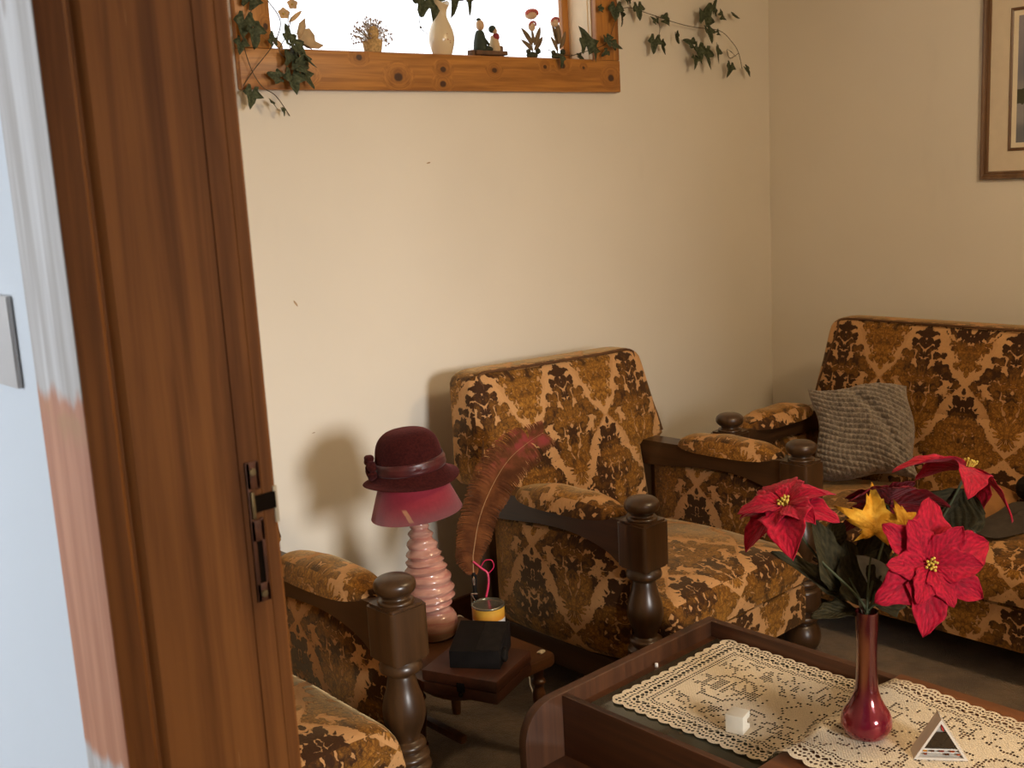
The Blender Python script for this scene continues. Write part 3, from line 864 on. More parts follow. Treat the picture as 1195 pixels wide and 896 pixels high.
# lace runner: lies in the well, climbs on to the lid
UX0, UX1, VY1, VY0 = 1.604, 2.000, 1.520, .42
bm = new(); uvl = bm.loops.layers.uv.new('UVMap')
def runz(y, x):
    k = 1 / (1 + math.exp(-(LIDY + .013 - y) / .007))
    z = WELL + .0022 + k * (TZ - WELL + .0028)
    near = math.exp(-((y - LIDY) / .09) ** 2)
    z += .009 * near * (math.sin(x * 38 + y * 26) * .5 + .5) * (1 if y < LIDY + .02 else .55)
    z += .0016 * (math.sin(x * 23 + 1.3) * math.sin(y * 17) + 1)
    return z
def skew(x, y):                                               # the runner bends a little on the lid
    return x + (-.016 * (LIDY - y) / .3 if y < LIDY else 0), y
rows = []; ny = 300; nx = 60; Wd = UX1 - UX0
for j in range(ny + 1):
    v = (VY1 - VY0) * j / ny; row = []
    for i in range(nx + 1):
        u = Wd * i / nx
        sc = .009 * abs(math.sin(PI * v / .031)) ** .7 ; x0 = -sc; x1 = sc
        uu = u + (x0 * (1 - u / Wd) + x1 * (u / Wd)) 
        vv = v
        if v < .05: vv = v - .009 * abs(math.sin(PI * u / .0308)) ** .7 * (1 - v / .05)
        x, y = UX0 + uu, VY1 - vv
        xs, ys = skew(x, y)
        row.append((bm.verts.new((xs, ys, runz(ys, xs))), u, v))
    rows.append(row)
for a, b in zip(rows, rows[1:]):
    for i in range(nx):
        q = (a[i], a[i + 1], b[i + 1], b[i]); f = bm.faces.new([k[0] for k in q])
        for l, k in zip(f.loops, q): l[uvl].uv = (k[1], k[2])
run = obj('lace_runner', bm, CROCHET, smooth=60)
tag(run, 'cream crochet lace runner with scalloped edge lying along the coffee table', 'runner')

# white notched cube
P = on(861, 851, 2, WELL + .006)
cb = empty('candle_cube', (P.x, P.y, P.z), 'small white open-sided cube standing on the lace runner', 'ornament', rot=(0, 0, .25))
bm = new(); s = .0185; h = .037
prism(bm, [(-s, 0), (s, 0), (s, h * .30), (s * .1, h * .42), (s * .1, h * .72), (s, h * .60), (s, h), (-s, h)], 'y', -s, s, .0018, 2)
obj('body', bm, plain('white_wax', srgb(232, 224, 206), .5, .03), cb)

# red glass bud vase
VB = on(1011, 857, 2, TZ + .0078)
vz = empty('bud_vase', VB, 'tall red iridescent glass bud vase on the lace runner, holding the poinsettias', 'vase')
pr = [(0, .0), (.024, .0), (.036, .004), (.045, .018), (.0465, .030), (.043, .045), (.034, .060), (.0255, .078), (.0205, .10), (.0185, .14), (.0185, .18), (.0195, .22), (.0205, .242), (.0205, .244), (.0185, .243), (.0172, .22), (.0165, .18), (.0165, .14), (.0165, .12), (0, .118)]
obj('glass_body', lathe(new(), prof_smooth(pr, 4), 40), VASE_RED, vz)
VT = VB + Vector((0, 0, .20))

# triangular trinket
A = on(1066, 886, 2, TZ + .006); B = on(1130, 888, 2, TZ + .006)
ang = math.atan2(B.y - A.y, B.x - A.x); tw = (B - A).length
tr_ = empty('triangular_trinket', (A + B) / 2, 'small white-edged triangular prism ornament with dark window and coloured beads', 'ornament', rot=(0, 0, ang))
hw = tw / 2; hh = .078; dp = .036
def tri(k, z0=0): return [(-hw * k, z0), (hw * k, z0), (0, z0 + hh * k)]
bm = new()
def ring_prism(bm, outer, inner, y0, y1):
    t = new(); L = []
    for o in (outer, inner):
        L.append(([t.verts.new((a, y0, b)) for a, b in o], [t.verts.new((a, y1, b)) for a, b in o]))
    n = len(outer); (o0, o1), (i0, i1) = L
    for k in range(n):
        q = (k + 1) % n
        t.faces.new((o0[k], o0[q], i0[q], i0[k])); t.faces.new((o1[k], i1[k], i1[q], o1[q])); t.faces.new((o0[k], o1[k], o1[q], o0[q])); t.faces.new((i0[k], i0[q], i1[q], i1[k]))
    return merge(bm, t)
cz = hh * .36
inn = [(a * .84, cz + (b - cz) * .84) for a, b in tri(1)]
ring_prism(bm, tri(1), inn, 0, dp)
obj('frame', bm, plain('pearly_white_frame', srgb(220, 210, 196), .25, .05, coat=.4), tr_)
bm = prism(new(), [(a * .995, cz + (b - cz) * .995) for a, b in inn], 'y', .006, dp - .004); obj('back_panel', bm, plain('silvery_backing', srgb(176, 170, 160), .3), tr_)
xw = lambda z: hw * .80 * (1 - (z - .008) / (hh * .84))
zb, zt = .0215, .052
bm = prism(new(), [(-xw(zb) * .93, zb), (xw(zb) * .93, zb), (xw(zt) * .9, zt), (-xw(zt) * .9, zt)], 'y', .0025, .0062); obj('dark_window', bm, plain('dark_window', srgb(44, 30, 16), .25), tr_)
bm = box(new(), -xw(.0195), xw(.0195), .002, .0062, .0185, .0205); box(bm, -xw(.0145), xw(.0145), .0025, .0062, .0128, .0142); obj('crossbar', bm, WHITE_PLASTIC, tr_)
bc = [srgb(196, 130, 40), srgb(80, 42, 20), srgb(120, 42, 26), srgb(140, 60, 30)]
bms = [plain('bead_%s' % n, c, .25) for n, c in zip(('amber', 'brown', 'red', 'rust'), bc)]
for (f, z, k, w) in ((-.82, .0165, 0, .0035), (-.42, .0165, 1, .003), (.05, .0165, 2, .0042), (.62, .0165, 3, .0042), (-.72, .0105, 2, .0026), (.30, .0105, 1, .004), (.84, .0105, 3, .003)):
    bm = box(new(), f * xw(z) - w, f * xw(z) + w, .0012, .0062, z - .0018, z + .0018, .0009); obj('bead', bm, bms[k], tr_)
bm = new(); tube(bm, [(.0008, .004, .0660), (.0028, .004, .0600), (.0040, .004, .0545)], [.0012, .0018, .0015], 8); obj('red_drop', bm, plain('red_drop', srgb(196, 44, 50), .3), tr_)
# ------------------------------------------------------------------ flowers and leaves
def leafmesh(bm, L, Wd, M, shape='bract', fold=.25, droop=.3, wrinkle=.02, ni=8, nj=14, seed=0, th=.0009):
    """leaf from the origin along +y, face to +z; midrib fold, droop of the tip and puckers between the veins"""
    rnd = random.Random(seed); t = new(); uvl = t.loops.layers.uv.new('UVMap'); ph = rnd.uniform(0, 6)
    def half(v):
        if shape == 'bract': return (math.sin(PI * min(1, v ** .72)) ** .8) * (1 - .25 * v) * (1 + .05 * math.sin(v * 22 + ph))
        if shape == 'oval': return math.sin(PI * v ** .8) ** .75
        if shape == 'maple': return max(.04, math.sin(PI * v ** .75) ** .6 * (.42 + .62 * abs(math.sin(v * PI * 3.0 + .25)) ** 1.2))
        if shape == 'poin': return max(0, math.sin(PI * v ** .7) ** .8 * (1 + .22 * max(0, math.sin(v * 9.5 - .8)) ** 6 + .10 * math.sin(v * 17 + ph)))
    G = []
    for j in range(nj + 1):
        v = j / nj; w = max(half(v), .0 if 0 < j < nj else 0) * Wd / 2 + .0004; row = []
        for i in range(-ni, ni + 1):
            u = i / ni; x = u * w
            y = v * L + (abs(u) * w * .35 if shape == 'maple' else abs(u) * w * .12)
            z = abs(x) * fold - droop * L * v * v + wrinkle * L * math.sin((v * 1.0 - abs(u) * .45) * 24 + ph) * abs(u) ** .7 * .5 * (1 - v * .5) + wrinkle * L * 1.2 * math.sin(u * 3 + ph + v * 4) * abs(u)
            row.append((t.verts.new((x, y, z)), u, v))
        G.append(row)
    for a, b in zip(G, G[1:]):
        for i in range(2 * ni):
            q = (a[i], a[i + 1], b[i + 1], b[i]); f = t.faces.new([k[0] for k in q])
            for l, k in zip(f.loops, q): l[uvl].uv = (k[1] * .5, k[2])
    bmesh.ops.transform(t, matrix=M, verts=t.verts[:])
    me = bpy.data.meshes.new('tmp'); t.to_mesh(me); t.free(); bm.from_mesh(me); bpy.data.meshes.remove(me)
    return bm
def leafobj(name, bm, mat, par=None):
    o = obj(name, bm, mat, par, smooth=80)
    s = o.modifiers.new('thickness', 'SOLIDIFY'); s.thickness = .0007; s.offset = 0
    return o
def stem_part(par, pts, r, mat=GSTEM):
    bm = tube(new(), smooth_line(pts, 6), r, 8); return obj('stem', bm, mat, par)
def poinsettia(label, C, nrm, up, R, mat, seed, n=6, droop=.25, rise=.3, wr=1.0, bend=Vector((0, 0, -.05)), leaves=(), skipinner=False, root=None):
    rnd = random.Random(seed); root = Vector(root or VT)
    fl = empty('poinsettia', root, label, 'flower', 'poinsettias in the red vase')
    loc = lambda p: Vector(p) - root
    F = T(loc(C)) @ rot_to(nrm, up)
    back = loc(C) - Vector(nrm).normalized() * .035
    stem_part(fl, [Vector((0, 0, -.065)), Vector((0, 0, .045)), loc(C).lerp(Vector((0, 0, .045)), .4) + bend, back, loc(C)], .0024)
    for ring, (cnt, k, el) in enumerate(((n, 1.0, rise), (n, .66, rise + .28)) if not skipinner else ((n, 1.0, rise),)):
        for i in range(cnt):
            a = 2 * PI * (i + .5 * ring + rnd.uniform(-.12, .12)) / cnt
            L = R * k * rnd.uniform(.86, 1.08)
            M = F @ RZ(a) @ T((0, .006, .004 * ring)) @ Matrix.Rotation(el + rnd.uniform(-.12, .12), 4, 'X')
            bm = leafmesh(new(), L, L * rnd.uniform(.66, .78) * wr, M, 'poin', .18, droop + rnd.uniform(-.05, .12), .03, seed=seed * 31 + i + 10 * ring)
            leafobj('bract', bm, mat, fl)
    bm = new()
    for i in range(13):
        a = i * 2.4; r = .0036 * math.sqrt(i)
        p0 = F @ Vector((r * .6 * math.cos(a), r * .6 * math.sin(a), .002)); p1 = F @ Vector((r * math.cos(a), r * math.sin(a), .014 + rnd.uniform(-.002, .003)))
        tube(bm, [p0, p1], .0011, 6); t = new(); bmesh.ops.create_icosphere(t, subdivisions=1, radius=.0028); merge(bm, t, T(p1))
    obj('stamens', bm, STAMEN, fl)
    for (px, py, dd, tx, ty, L, w, nn, mt) in leaves: 
        addleaf(fl, root, px, py, dd, tx, ty, L, w, nn, mt)
    return fl
DV = depth(VB)
def addleaf(par, root, px, py, dd, tx, ty, w, nn, mt, shape='poin', fold=.3, droop=.12, seed=1, dt=None, name='leaf'):
    """leaf from pixel-anchored base to pixel-anchored tip, at depth DV+dd (tip DV+dt)"""
    a = atd(px, py, DV + dd); b = atd(tx, ty, DV + (dd if dt is None else dt)); y = b - a; L = y.length; y.normalize()
    z = Vector(nn) - y * Vector(nn).dot(y); z.normalize(); x = y.cross(z)
    M = Matrix((x, y, z)).transposed().to_4x4(); M.translation = a - Vector(root)
    return leafobj(name, leafmesh(new(), L, w, M, shape, fold, droop, .02, seed=seed), mt, par)
def vdir(r, u, f): return (XR * r + UR * u + FW * f).normalized()
P = lambda px, py, dd: atd(px, py, DV + dd)
fB = poinsettia('large red poinsettia facing forward, front right and lowest of the bunch', P(1084, 659, -.10), vdir(.12, .22, -1), vdir(.1, 1, 0), .118, RED, 3, 6, .16, .12, .9, Vector((.02, -.02, -.02)))
fA = poinsettia('red poinsettia at the left end of the bunch, against the armchair seat', P(917, 590, -.02), vdir(-.40, .88, -.42), vdir(0, .6, .8), .105, RED, 11, 6, .42, .12, 1, Vector((0, 0, -.02)))
fC = poinsettia('bright red poinsettia seen edge-on, highest on the right, in front of the sofa', P(1130, 546, .06), vdir(.42, .90, .02), vdir(-1, .4, 0), .128, RED, 5, 5, .34, -.16, .74, Vector((0, 0, -.03)), skipinner=True)
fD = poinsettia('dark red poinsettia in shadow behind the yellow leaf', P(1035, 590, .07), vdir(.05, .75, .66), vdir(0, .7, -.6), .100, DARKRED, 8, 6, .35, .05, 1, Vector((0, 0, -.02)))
# yellow maple leaf spray
yl = empty('autumn_leaf_spray', VT, 'yellow maple-shaped artificial leaf in the centre of the bunch', 'leaf')
stem_part(yl, [Vector((0, 0, -.06)), Vector((0, 0, .06)), P(1016, 650, -.02) - VT], .0018)
def maple(par, root, c, n, up, R, mat, seed, lobes=5):
    """palmate leaf: pointed lobes round a centre"""
    rnd = random.Random(seed); F = T(Vector(c) - Vector(root)) @ rot_to(n, up); t = new(); uvl = t.loops.layers.uv.new('UVMap')
    out = []
    angs = [-130, -68, 0, 68, 130]; lens = [.55, .85, 1.0, .85, .55]
    for k, (a, l) in enumerate(zip(angs, lens)):
        for da, s in ((-24, .50), (-14, .66), (-11, .60), (0, 1.0), (11, .62), (14, .70), (24, .48)):
            q = math.radians(a + da * (1 if k in (1, 2, 3) else .8)); r = R * l * s * rnd.uniform(.93, 1.07)
            out.append((math.sin(q) * r, math.cos(q) * r))
    out.append((0, -R * .12))
    cz = lambda x, y: .25 * abs(x) - .9 * (x * x + y * y) / R * .35 + .004 * math.sin(x * 90 + seed) 
    c0 = t.verts.new((0, 0, 0)); mid_ = [t.verts.new((x * .5, y * .5, cz(x * .5, y * .5))) for x, y in out]; ov = [t.verts.new((x, y, cz(x, y))) for x, y in out]
    n_ = len(out); fs = []
    for i in range(n_):
        q = (i + 1) % n_
        fs += [t.faces.new((c0, mid_[i], mid_[q])), t.faces.new((mid_[i], ov[i], ov[q], mid_[q]))]
    for f in fs:
        for l in f.loops: l[uvl].uv = (l.vert.co.x / R * .5, l.vert.co.y / R * .5 + .3)
    bmesh.ops.transform(t, matrix=F, verts=t.verts[:])
    return leafobj('leaf', t, mat, par)
maple(yl, VT, P(1022, 616, -.03), vdir(.0, .45, -1), vdir(.15, 1, 0), .100, YLEAF, 4)
maple(yl, VT, P(1056, 616, -.035), vdir(.3, .5, -1), vdir(.9, .6, 0), .074, YLEAF, 9)
# foliage
gs = empty('leaf_spray', VT, 'dull dark green artificial leaves low in the vase, left of the front poinsettia', 'leaves')
stem_part(gs, [Vector((0, 0, -.06)), Vector((0, 0, .03)), P(985, 665, 0) - VT, P(960, 640, 0) - VT], .002)
stem_part(gs, [Vector((.004, 0, -.06)), Vector((.004, 0, .03)), P(1040, 650, .03) - VT, P(1092, 620, .05) - VT], .002)
V0 = vdir(0, .45, -1)
for k, (px, py, dd, tx, ty, w, nn, mt, dt) in enumerate((
        (978, 690, .0, 952, 606, .070, vdir(.5, .25, -1), GLEAF, -.03), (990, 700, .02, 905, 640, .050, vdir(-.2, .9, -.6), GLEAF, .0),
        (1000, 712, .0, 948, 716, .050, vdir(-.1, .9, -.5), GLEAF, -.04), (1006, 708, -.01, 990, 630, .075, vdir(.1, .2, -1), GLEAF, -.0),
        (1010, 700, .02, 1030, 640, .080, vdir(-.3, .4, -1), GLEAF, .03), (1000, 690, .05, 968, 650, .080, vdir(.2, .3, -1), GLEAF, .04),
        (1040, 690, .02, 1004, 650, .05, vdir(-.2, .3, -1), GREYLEAF, -.02), (1012, 716, -.012, 1004, 700, .028, vdir(.2, .4, -1), GREYLEAF, -.03),
        (1020, 706, .03, 1060, 690, .06, vdir(.2, .5, -1), GLEAF, .04), (1125, 570, .06, 1090, 640, .095, vdir(-.25, .35, -1), GLEAF, .05),
        (1112, 612, .06, 1142, 627, .022, vdir(.1, .6, -1), GREYLEAF, .05), (1150, 600, .09, 1100, 596, .08, vdir(-.1, .5, -1), GLEAF, .07),
        (1000, 655, .04, 1045, 625, .06, vdir(0, .3, -1), GLEAF, .05), (960, 640, .03, 985, 610, .05, vdir(0, .3, -1), GLEAF, .03))):
    addleaf(gs, VT, px, py, dd, tx, ty, w, nn, mt, 'oval' if mt is GREYLEAF else 'poin', .3, .08, k + 3, dt)
bm = tube(new(), smooth_line([P(1094, 612, .05) - VT, P(1108, 590, .055) - VT, P(1124, 556, .06) - VT], 5), .0012, 6); obj('stem', bm, STEM, gs)
# ------------------------------------------------------------------ stool with the lamp, case, box, tin and feather
SZ = .281
st = empty('wooden_stool', (1.70, 2.16, 0), 'low worn wooden stool with turned legs between the two armchairs', 'stool')
SLc = Vector(st.location)
def spart(name, bm, mat, par=None):
    bmesh.ops.translate(bm, verts=bm.verts[:], vec=-SLc); return obj(name, bm, mat, par or st, smooth=40)
SX0, SX1, SY0, SY1 = 1.535, 1.862, 1.955, 2.375
def rrect(x0, x1, y0, y1, rs, n=6):
    out = []
    for (cx, cy, a0), r in zip(((x1, y0, -90), (x1, y1, 0), (x0, y1, 90), (x0, y0, 180)), rs):
        sx = -1 if cx == x1 else 1; sy = 1 if cy == y0 else -1
        for k in range(n + 1):
            a = math.radians(a0 + 90 * k / n); out.append((cx + sx * r + r * math.cos(a), cy + sy * r + r * math.sin(a)))
    return out
spart('seat', prism(new(), rrect(SX0, SX1, SY0, SY1, (.016, .02, .02, .09)), 'z', SZ - .026, SZ, .004, 2), STOOL)
lp = [(0, 0), (.011, 0), (.013, .01), (.015, .06), (.012, .066), (.017, .075), (.017, .082), (.012, .09), (.014, .13), (.018, .17), (.012, .195), (.018, .205), (.018, .212), (.013, .22), (.016, .256), (0, .256)]
for x, y in ((SX0 + .03, SY0 + .20), (SX1 - .035, SY0 + .035), (SX0 + .035, SY1 - .035), (SX1 - .035, SY1 - .035)):
    spart('leg', lathe(new(), prof_smooth(lp, 3), 16, T((x, y, 0))), STOOL)
bm = new(); box(bm, SX0 + .07, SX0 + .09, SY0 + .09, SY1 - .04, .10, .12, .004); spart('stretcher', bm, STOOL)
bm = new(); t = new(); bmesh.ops.create_icosphere(t, subdivisions=2, radius=.0095)
for v in t.verts: v.co = Vector((v.co.x * 1.3, v.co.y, v.co.z * .45)) * random.uniform(.8, 1.2)
merge(bm, t, T((SX1 - .020, SY0 + .035, SZ + .002)))
spart('paint_blob', bm, plain('dried_white_paint', srgb(206, 192, 166), .7, .2, 120))

# flat case
CZ = SZ + .0005; A = on(579, 796, 2, SZ + .058); ca = math.radians(21)
ch = .058; cw, cd = .185, .200
cs = empty('brown_case', (A.x, A.y, CZ), 'flat closed dark brown wooden case lying on the stool under the black box', 'case', rot=(0, 0, ca))
obj('base', box(new(), 0, cw, 0, cd, 0, .028, .003), CASE, cs)
obj('lid', box(new(), -.001, cw + .001, -.001, cd + .001, .030, ch, .004), CASE, cs)
bm = box(new(), .004, cw - .004, .004, cd - .004, .027, .031); obj('seam', bm, BLACK_MATT, cs)
bm = new(); box(bm, -.0035, 0, .085, .105, .018, .040, .001); lathe(bm, [(.006, 0), (.005, .005), (0, .006)], 12, T((-.002, .095, .012)) @ Matrix.Rotation(-PI / 2, 4, 'Y')); obj('clasp', bm, BLACK, cs)
# black box
BB = CZ + ch + .0005
b0 = on(525, 779, 2, BB); b1 = on(584, 781, 2, BB); ba = math.atan2(b1.y - b0.y, b1.x - b0.x); bw = (b1 - b0).length
bx = empty('black_box', b0, 'small black lacquered box with a sloping top, resting on the flat brown case', 'box', rot=(0, 0, ba))
out = [(0, 0), (.128, 0), (.128, .058), (.105, .068), (.055, .0655), (0, .058)]
bd = .135; hf = .043
bm = prism(new(), [(0, 0), (bd, 0), (bd, hf + .020), (bd * .95, hf + .024), (0, hf)], 'x', 0, bw, .0015, 2); obj('body', bm, BLACK, bx)
bm = prism(new(), [(.004, hf + .0012), (bd * .93, hf + .0238), (bd * .93, hf + .0252), (.004, hf + .0026)], 'x', bw * .52, bw - .003, .0004, 1); obj('top_flap', bm, BLACK_MATT, bx)
bm = lathe(new(), [(0, 0), (.015, 0), (.017, .003), (.017, .009), (.013, .012), (0, .0125)], 24, T((bw, .030, .024)) @ Matrix.Rotation(PI / 2, 4, 'Y')); obj('side_knob', bm, BLACK_MATT, bx)
# tin
Pc = on(572, 745, 2, SZ); tin = empty('drinks_tin', (Pc.x, Pc.y, SZ + .0005), 'round tin with gold and white label and a shiny rimmed lid, behind the black box', 'tin')
TR, TH = .043, .098
M = Mat('gold_and_white_label', rough=.4); v = M.coord('Object'); x, y, z = M.xyz(v)
M.set('col', M.mix(z.step(.0615, .0625), srgb(206, 202, 200), M.mix(z.step(.062, .085), srgb(196, 128, 36), srgb(214, 160, 60))))
obj('label', lathe(new(), [(0, 0), (TR, 0), (TR, TH - .006), (TR - .002, TH - .004), (0, TH - .004)], 36), M.m, tin)
bm = lathe(new(), prof_smooth([(TR - .003, TH - .0045), (TR + .0012, TH - .004), (TR + .0012, TH), (TR - .003, TH + .0012), (TR - .005, TH - .003), (0, TH - .0035)], 3), 36); obj('lid', bm, plain('tin_lid', srgb(150, 146, 130), .2, .1, 30, metal=.8), tin)
# pen stand with the feather
Fb = on(553, 668, 1, 2.245)
hz = SZ + .0005
hd = empty('pen_stand', (Fb.x, Fb.y, hz), 'black stand with bright silver struts behind the tin, holding the long feather', 'stand', rot=(0, 0, -.7))
hH = Fb.z - hz
obj('base', lathe(new(), [(0, 0), (.019, 0), (.020, .003), (.019, .010), (.012, .014), (0, .014)], 24), BLACK, hd)
obj('column', lathe(new(), prof_smooth([(.009, .012), (.008, .03), (.006, hH * .6), (.0075, hH - .012), (.0075, hH), (.0035, hH), (.0035, hH - .02), (0, hH - .02)], 3), 16), BLACK, hd)
bm = new(); tube(bm, [(-.010, -.012, .012), (-.010, -.010, hH * .62)], .0020, 6); tube(bm, [(-.010, -.010, hH * .62), (.012, -.022, hH * .38)], .0020, 6); tube(bm, [(-.010, -.012, .10), (.006, -.028, .105)], .002, 6)
obj('silver_strut', bm, SILVER, hd)
# feather
fpts = [(553, 676), (552, 655), (553, 641), (560, 603), (575, 566), (594, 536), (618, 515), (634, 505)]
D0 = depth(Fb); fr_ = Vector(Fb)
fe = empty('feather', fr_, 'long brown ostrich feather with a pink-flushed tip leaning across the armchair', 'feather')
sh = smooth_line([atd(x, y, D0 - .004 - .0005 * i) - fr_ for i, (x, y) in enumerate(fpts)], 10)
N = len(sh); obj('quill', tube(new(), sh, [.0020 * (1 - .75 * i / N) for i in range(N)], 6), plain('pale_quill', srgb(172, 128, 84), .5), fe)
M = Mat('brown_feather_barbs', rough=.75, spec=.15); v = M.coord('Object'); x, y, z = M.xyz(v); n = M.noise(v, 24, 3)
pk = z.step(.22, .36) * n.step(.44, .66)
c = M.mix(n.step(.3, .7), srgb(84, 45, 21), srgb(126, 74, 38)); c = M.mix(pk * .45, c, srgb(170, 36, 72)); c = M.mix(z.step(.02, -.03) * .3, c, srgb(150, 76, 40))
M.set('col', c); BARB = M.m
bm = new(); rnd = random.Random(4)
def cumlen():
    L = [0]
    for a, b in zip(sh, sh[1:]): L.append(L[-1] + (b - a).length)
    return L
CL = cumlen(); TOT = CL[-1]
def along(s):
    for i in range(N - 1):
        if CL[i + 1] >= s: f = (s - CL[i]) / (CL[i + 1] - CL[i]); return sh[i].lerp(sh[i + 1], f), (sh[i + 1] - sh[i]).normalized()
    return sh[-1], (sh[-1] - sh[-2]).normalized()
prL = [(.03, .018), (.10, .05), (.25, .060), (.45, .066), (.65, .080), (.85, .075), (1, .05)]
prR = [(.03, .012), (.10, .022), (.25, .045), (.45, .052), (.65, .060), (.85, .058), (1, .05)]
def lut(t, pr):
    if t <= pr[0][0]: return pr[0][1]
    for (a, b), (c, d) in zip(pr, pr[1:]):
        if t <= c: return b + (d - b) * (t - a) / (c - a)
    return pr[-1][1]
nb = 250
t = new()
for k in range(nb):
    for side in (-1, 1):
        s = (.03 + .97 * k / nb); p, d = along(s * TOT)
        side_v = FW.cross(d).normalized() * (1 if FW.cross(d).dot(XR) > 0 else -1) * side
        L = lut(s, prL if side < 0 else prR) * rnd.uniform(.93, 1.05)
        tilt = rnd.uniform(-.18, .18); pv = p.copy(); pts = []
        dirv = (side_v * .93 + d * (.42 if s < .9 else .8)).normalized()
        seg = 5; off = FW * rnd.uniform(-.005, .003)
        for q in range(seg + 1):
            f = q / seg
            pts.append(p + dirv * (L * f) - d * (L * .30 * f * f) + off * f + Vector((0, 0, -.012)) * (f ** 2) * (L / .07))
        w0 = .0019
        A_ = []
        for q, pp in enumerate(pts):
            w = w0 * (1 - .6 * q / seg)
            A_.append((t.verts.new(pp + d * w + FW * w * .4), t.verts.new(pp - d * w - FW * w * .4)))
        for a, b in zip(A_, A_[1:]): t.faces.new((a[0], a[1], b[1], b[0]))
merge(bm, t)
obj('vane', bm, BARB, fe, smooth=180)
obj('nib', tube(new(), [sh[0] + Vector((0, 0, .004)), sh[0] + Vector((0, 0, -.016))], [.0042, .0030], 10), SILVER, fe)
RIB = plain('pink_ribbon', srgb(206, 30, 84), .45, .1)
rp = [atd(x, y, D0 - .012) - fr_ for x, y in ((552, 655), (562, 663), (569, 669), (570, 682), (567, 698))]
bm = new(); tube(bm, smooth_line(rp, 5), .0030, 8)
tube(bm, smooth_line([atd(x, y, D0 - .013) - fr_ for x, y in ((561, 662), (566, 654), (574, 654), (576, 662), (569, 670))], 6), .0014, 6)
obj('ribbon', bm, RIB, fe)

# lamp: leaning a little
LB = Vector((1.735, 2.285, SZ + .0005))
la = empty('table_lamp', LB, 'pink ridged ceramic table lamp with a red cone shade on the low stool', 'lamp')
tiltM = Matrix.Rotation(math.radians(-5.0), 4, FW)
la.rotation_euler = tiltM.to_euler()
PINK = Mat('pink_glazed_ceramic', rough=.25, coat=.4); v = PINK.coord('Object'); x, y, z = PINK.xyz(v); n = PINK.noise(PINK.scale(v, 1, 1, 3), 20, 3)
c = PINK.mix(n.step(.3, .7), srgb(178, 126, 110), srgb(202, 152, 134)); c = PINK.mix(z.step(.045, .02) , c, srgb(134, 100, 74)); PINK.set('col', PINK.mix((z * 245 + x * 40 + n * 5).sin().step(.6, 1.0) * .3, c, srgb(164, 66, 72))); 
pr = [(0, .004), (.050, .004), (.056, .008), (.061, .022), (.062, .040), (.056, .056), (.047, .066), (.048, .074), (.058, .086), (.064, .105), (.062, .135), (.056, .165), (.047, .20), (.038, .235), (.029, .265), (.021, .288), (.018, .300), (.017, .304), (0, .304)]
pr = prof_smooth([(a, b * 1.105) for a, b in pr], 7)
def ridg(r, z, a):
    k = min(1, max(0, (z - .072) / .02)) * min(1, max(0, (.33 - z) / .03))
    return r + k * .0042 * math.sin(z * 245 + 1.3 * math.sin(a + .6) + .9 * math.sin(2 * a + z * 30) + 1.2 * math.sin(z * 60)) , z + k * .004 * math.sin(a + z * 20)
obj('ceramic_body', lathe(new(), pr, 48, None, ridg), PINK.m, la)
obj('foot', lathe(new(), [(0, 0), (.052, 0), (.054, .004), (.050, .006), (0, .006)], 32), plain('lamp_foot', srgb(60, 40, 24), .6), la)
obj('neck', lathe(new(), [(0, .334), (.016, .334), (.017, .341), (.012, .344), (.011, .37), (0, .37)], 20), SILVER, la)
SHM = Mat('red_lamp_shade', rough=.6, sheen=.2); v = SHM.coord('Object'); x, y, z = SHM.xyz(v)
u = x * XR.x + y * XR.y
blot = ((((u + .012) * .9 + (z - .373) * .45) * 1.0).abs() - .0035 - SHM.noise(v, 90, 2) * .003).step(.002, -.001) * ((z - .373).abs().step(.019, .012)) * (x * FW.x + y * FW.y).lt(0)
SHM.set('col', SHM.mix(blot * .8, SHM.mix(SHM.noise(v, 120, 2), srgb(142, 34, 50), srgb(162, 44, 62)), srgb(206, 150, 110)))
bm = lathe(new(), [(.1215, .350), (.0790, .462), (.0775, .462), (.1200, .350), (.1215, .350)], 56); obj('shade', bm, SHM.m, la)
bm = new(); tube(bm, [(.079, 0, .460), (-.079, 0, .460)], .0015, 6); tube(bm, [(0, .079, .460), (0, -.079, .460)], .0015, 6); lathe(bm, [(.014, .456), (.014, .464), (.006, .464), (.006, .456), (.014, .456)], 16); tube(bm, [(0, 0, .365), (0, 0, .458)], .004, 8); obj('shade_carrier', bm, BRASS, la)
cordp = [LB + Vector((.058, -.01, .012)), on(520, 705, 1, 2.27), on(527, 716, 1, 2.265), Vector((1.805, 2.30, SZ + .004)), Vector((1.845, 2.335, SZ + .004)), Vector((1.872, 2.335, SZ - .01)), Vector((1.876, 2.30, .20)), on(611, 783, 1, 2.13), on(619, 800, 1, 2.09), on(627, 818, 1, 2.05), Vector((1.90, 2.0, .02)), Vector((1.86, 1.93, .006)), Vector((1.80, 1.94, .006))]
bm = tube(new(), smooth_line(cordp, 6), .0022, 6); inv = la.matrix_basis.inverted()
bmesh.ops.transform(bm, matrix=(T(LB) @ tiltM).inverted(), verts=bm.verts[:])
obj('cord', bm, CORD, la)
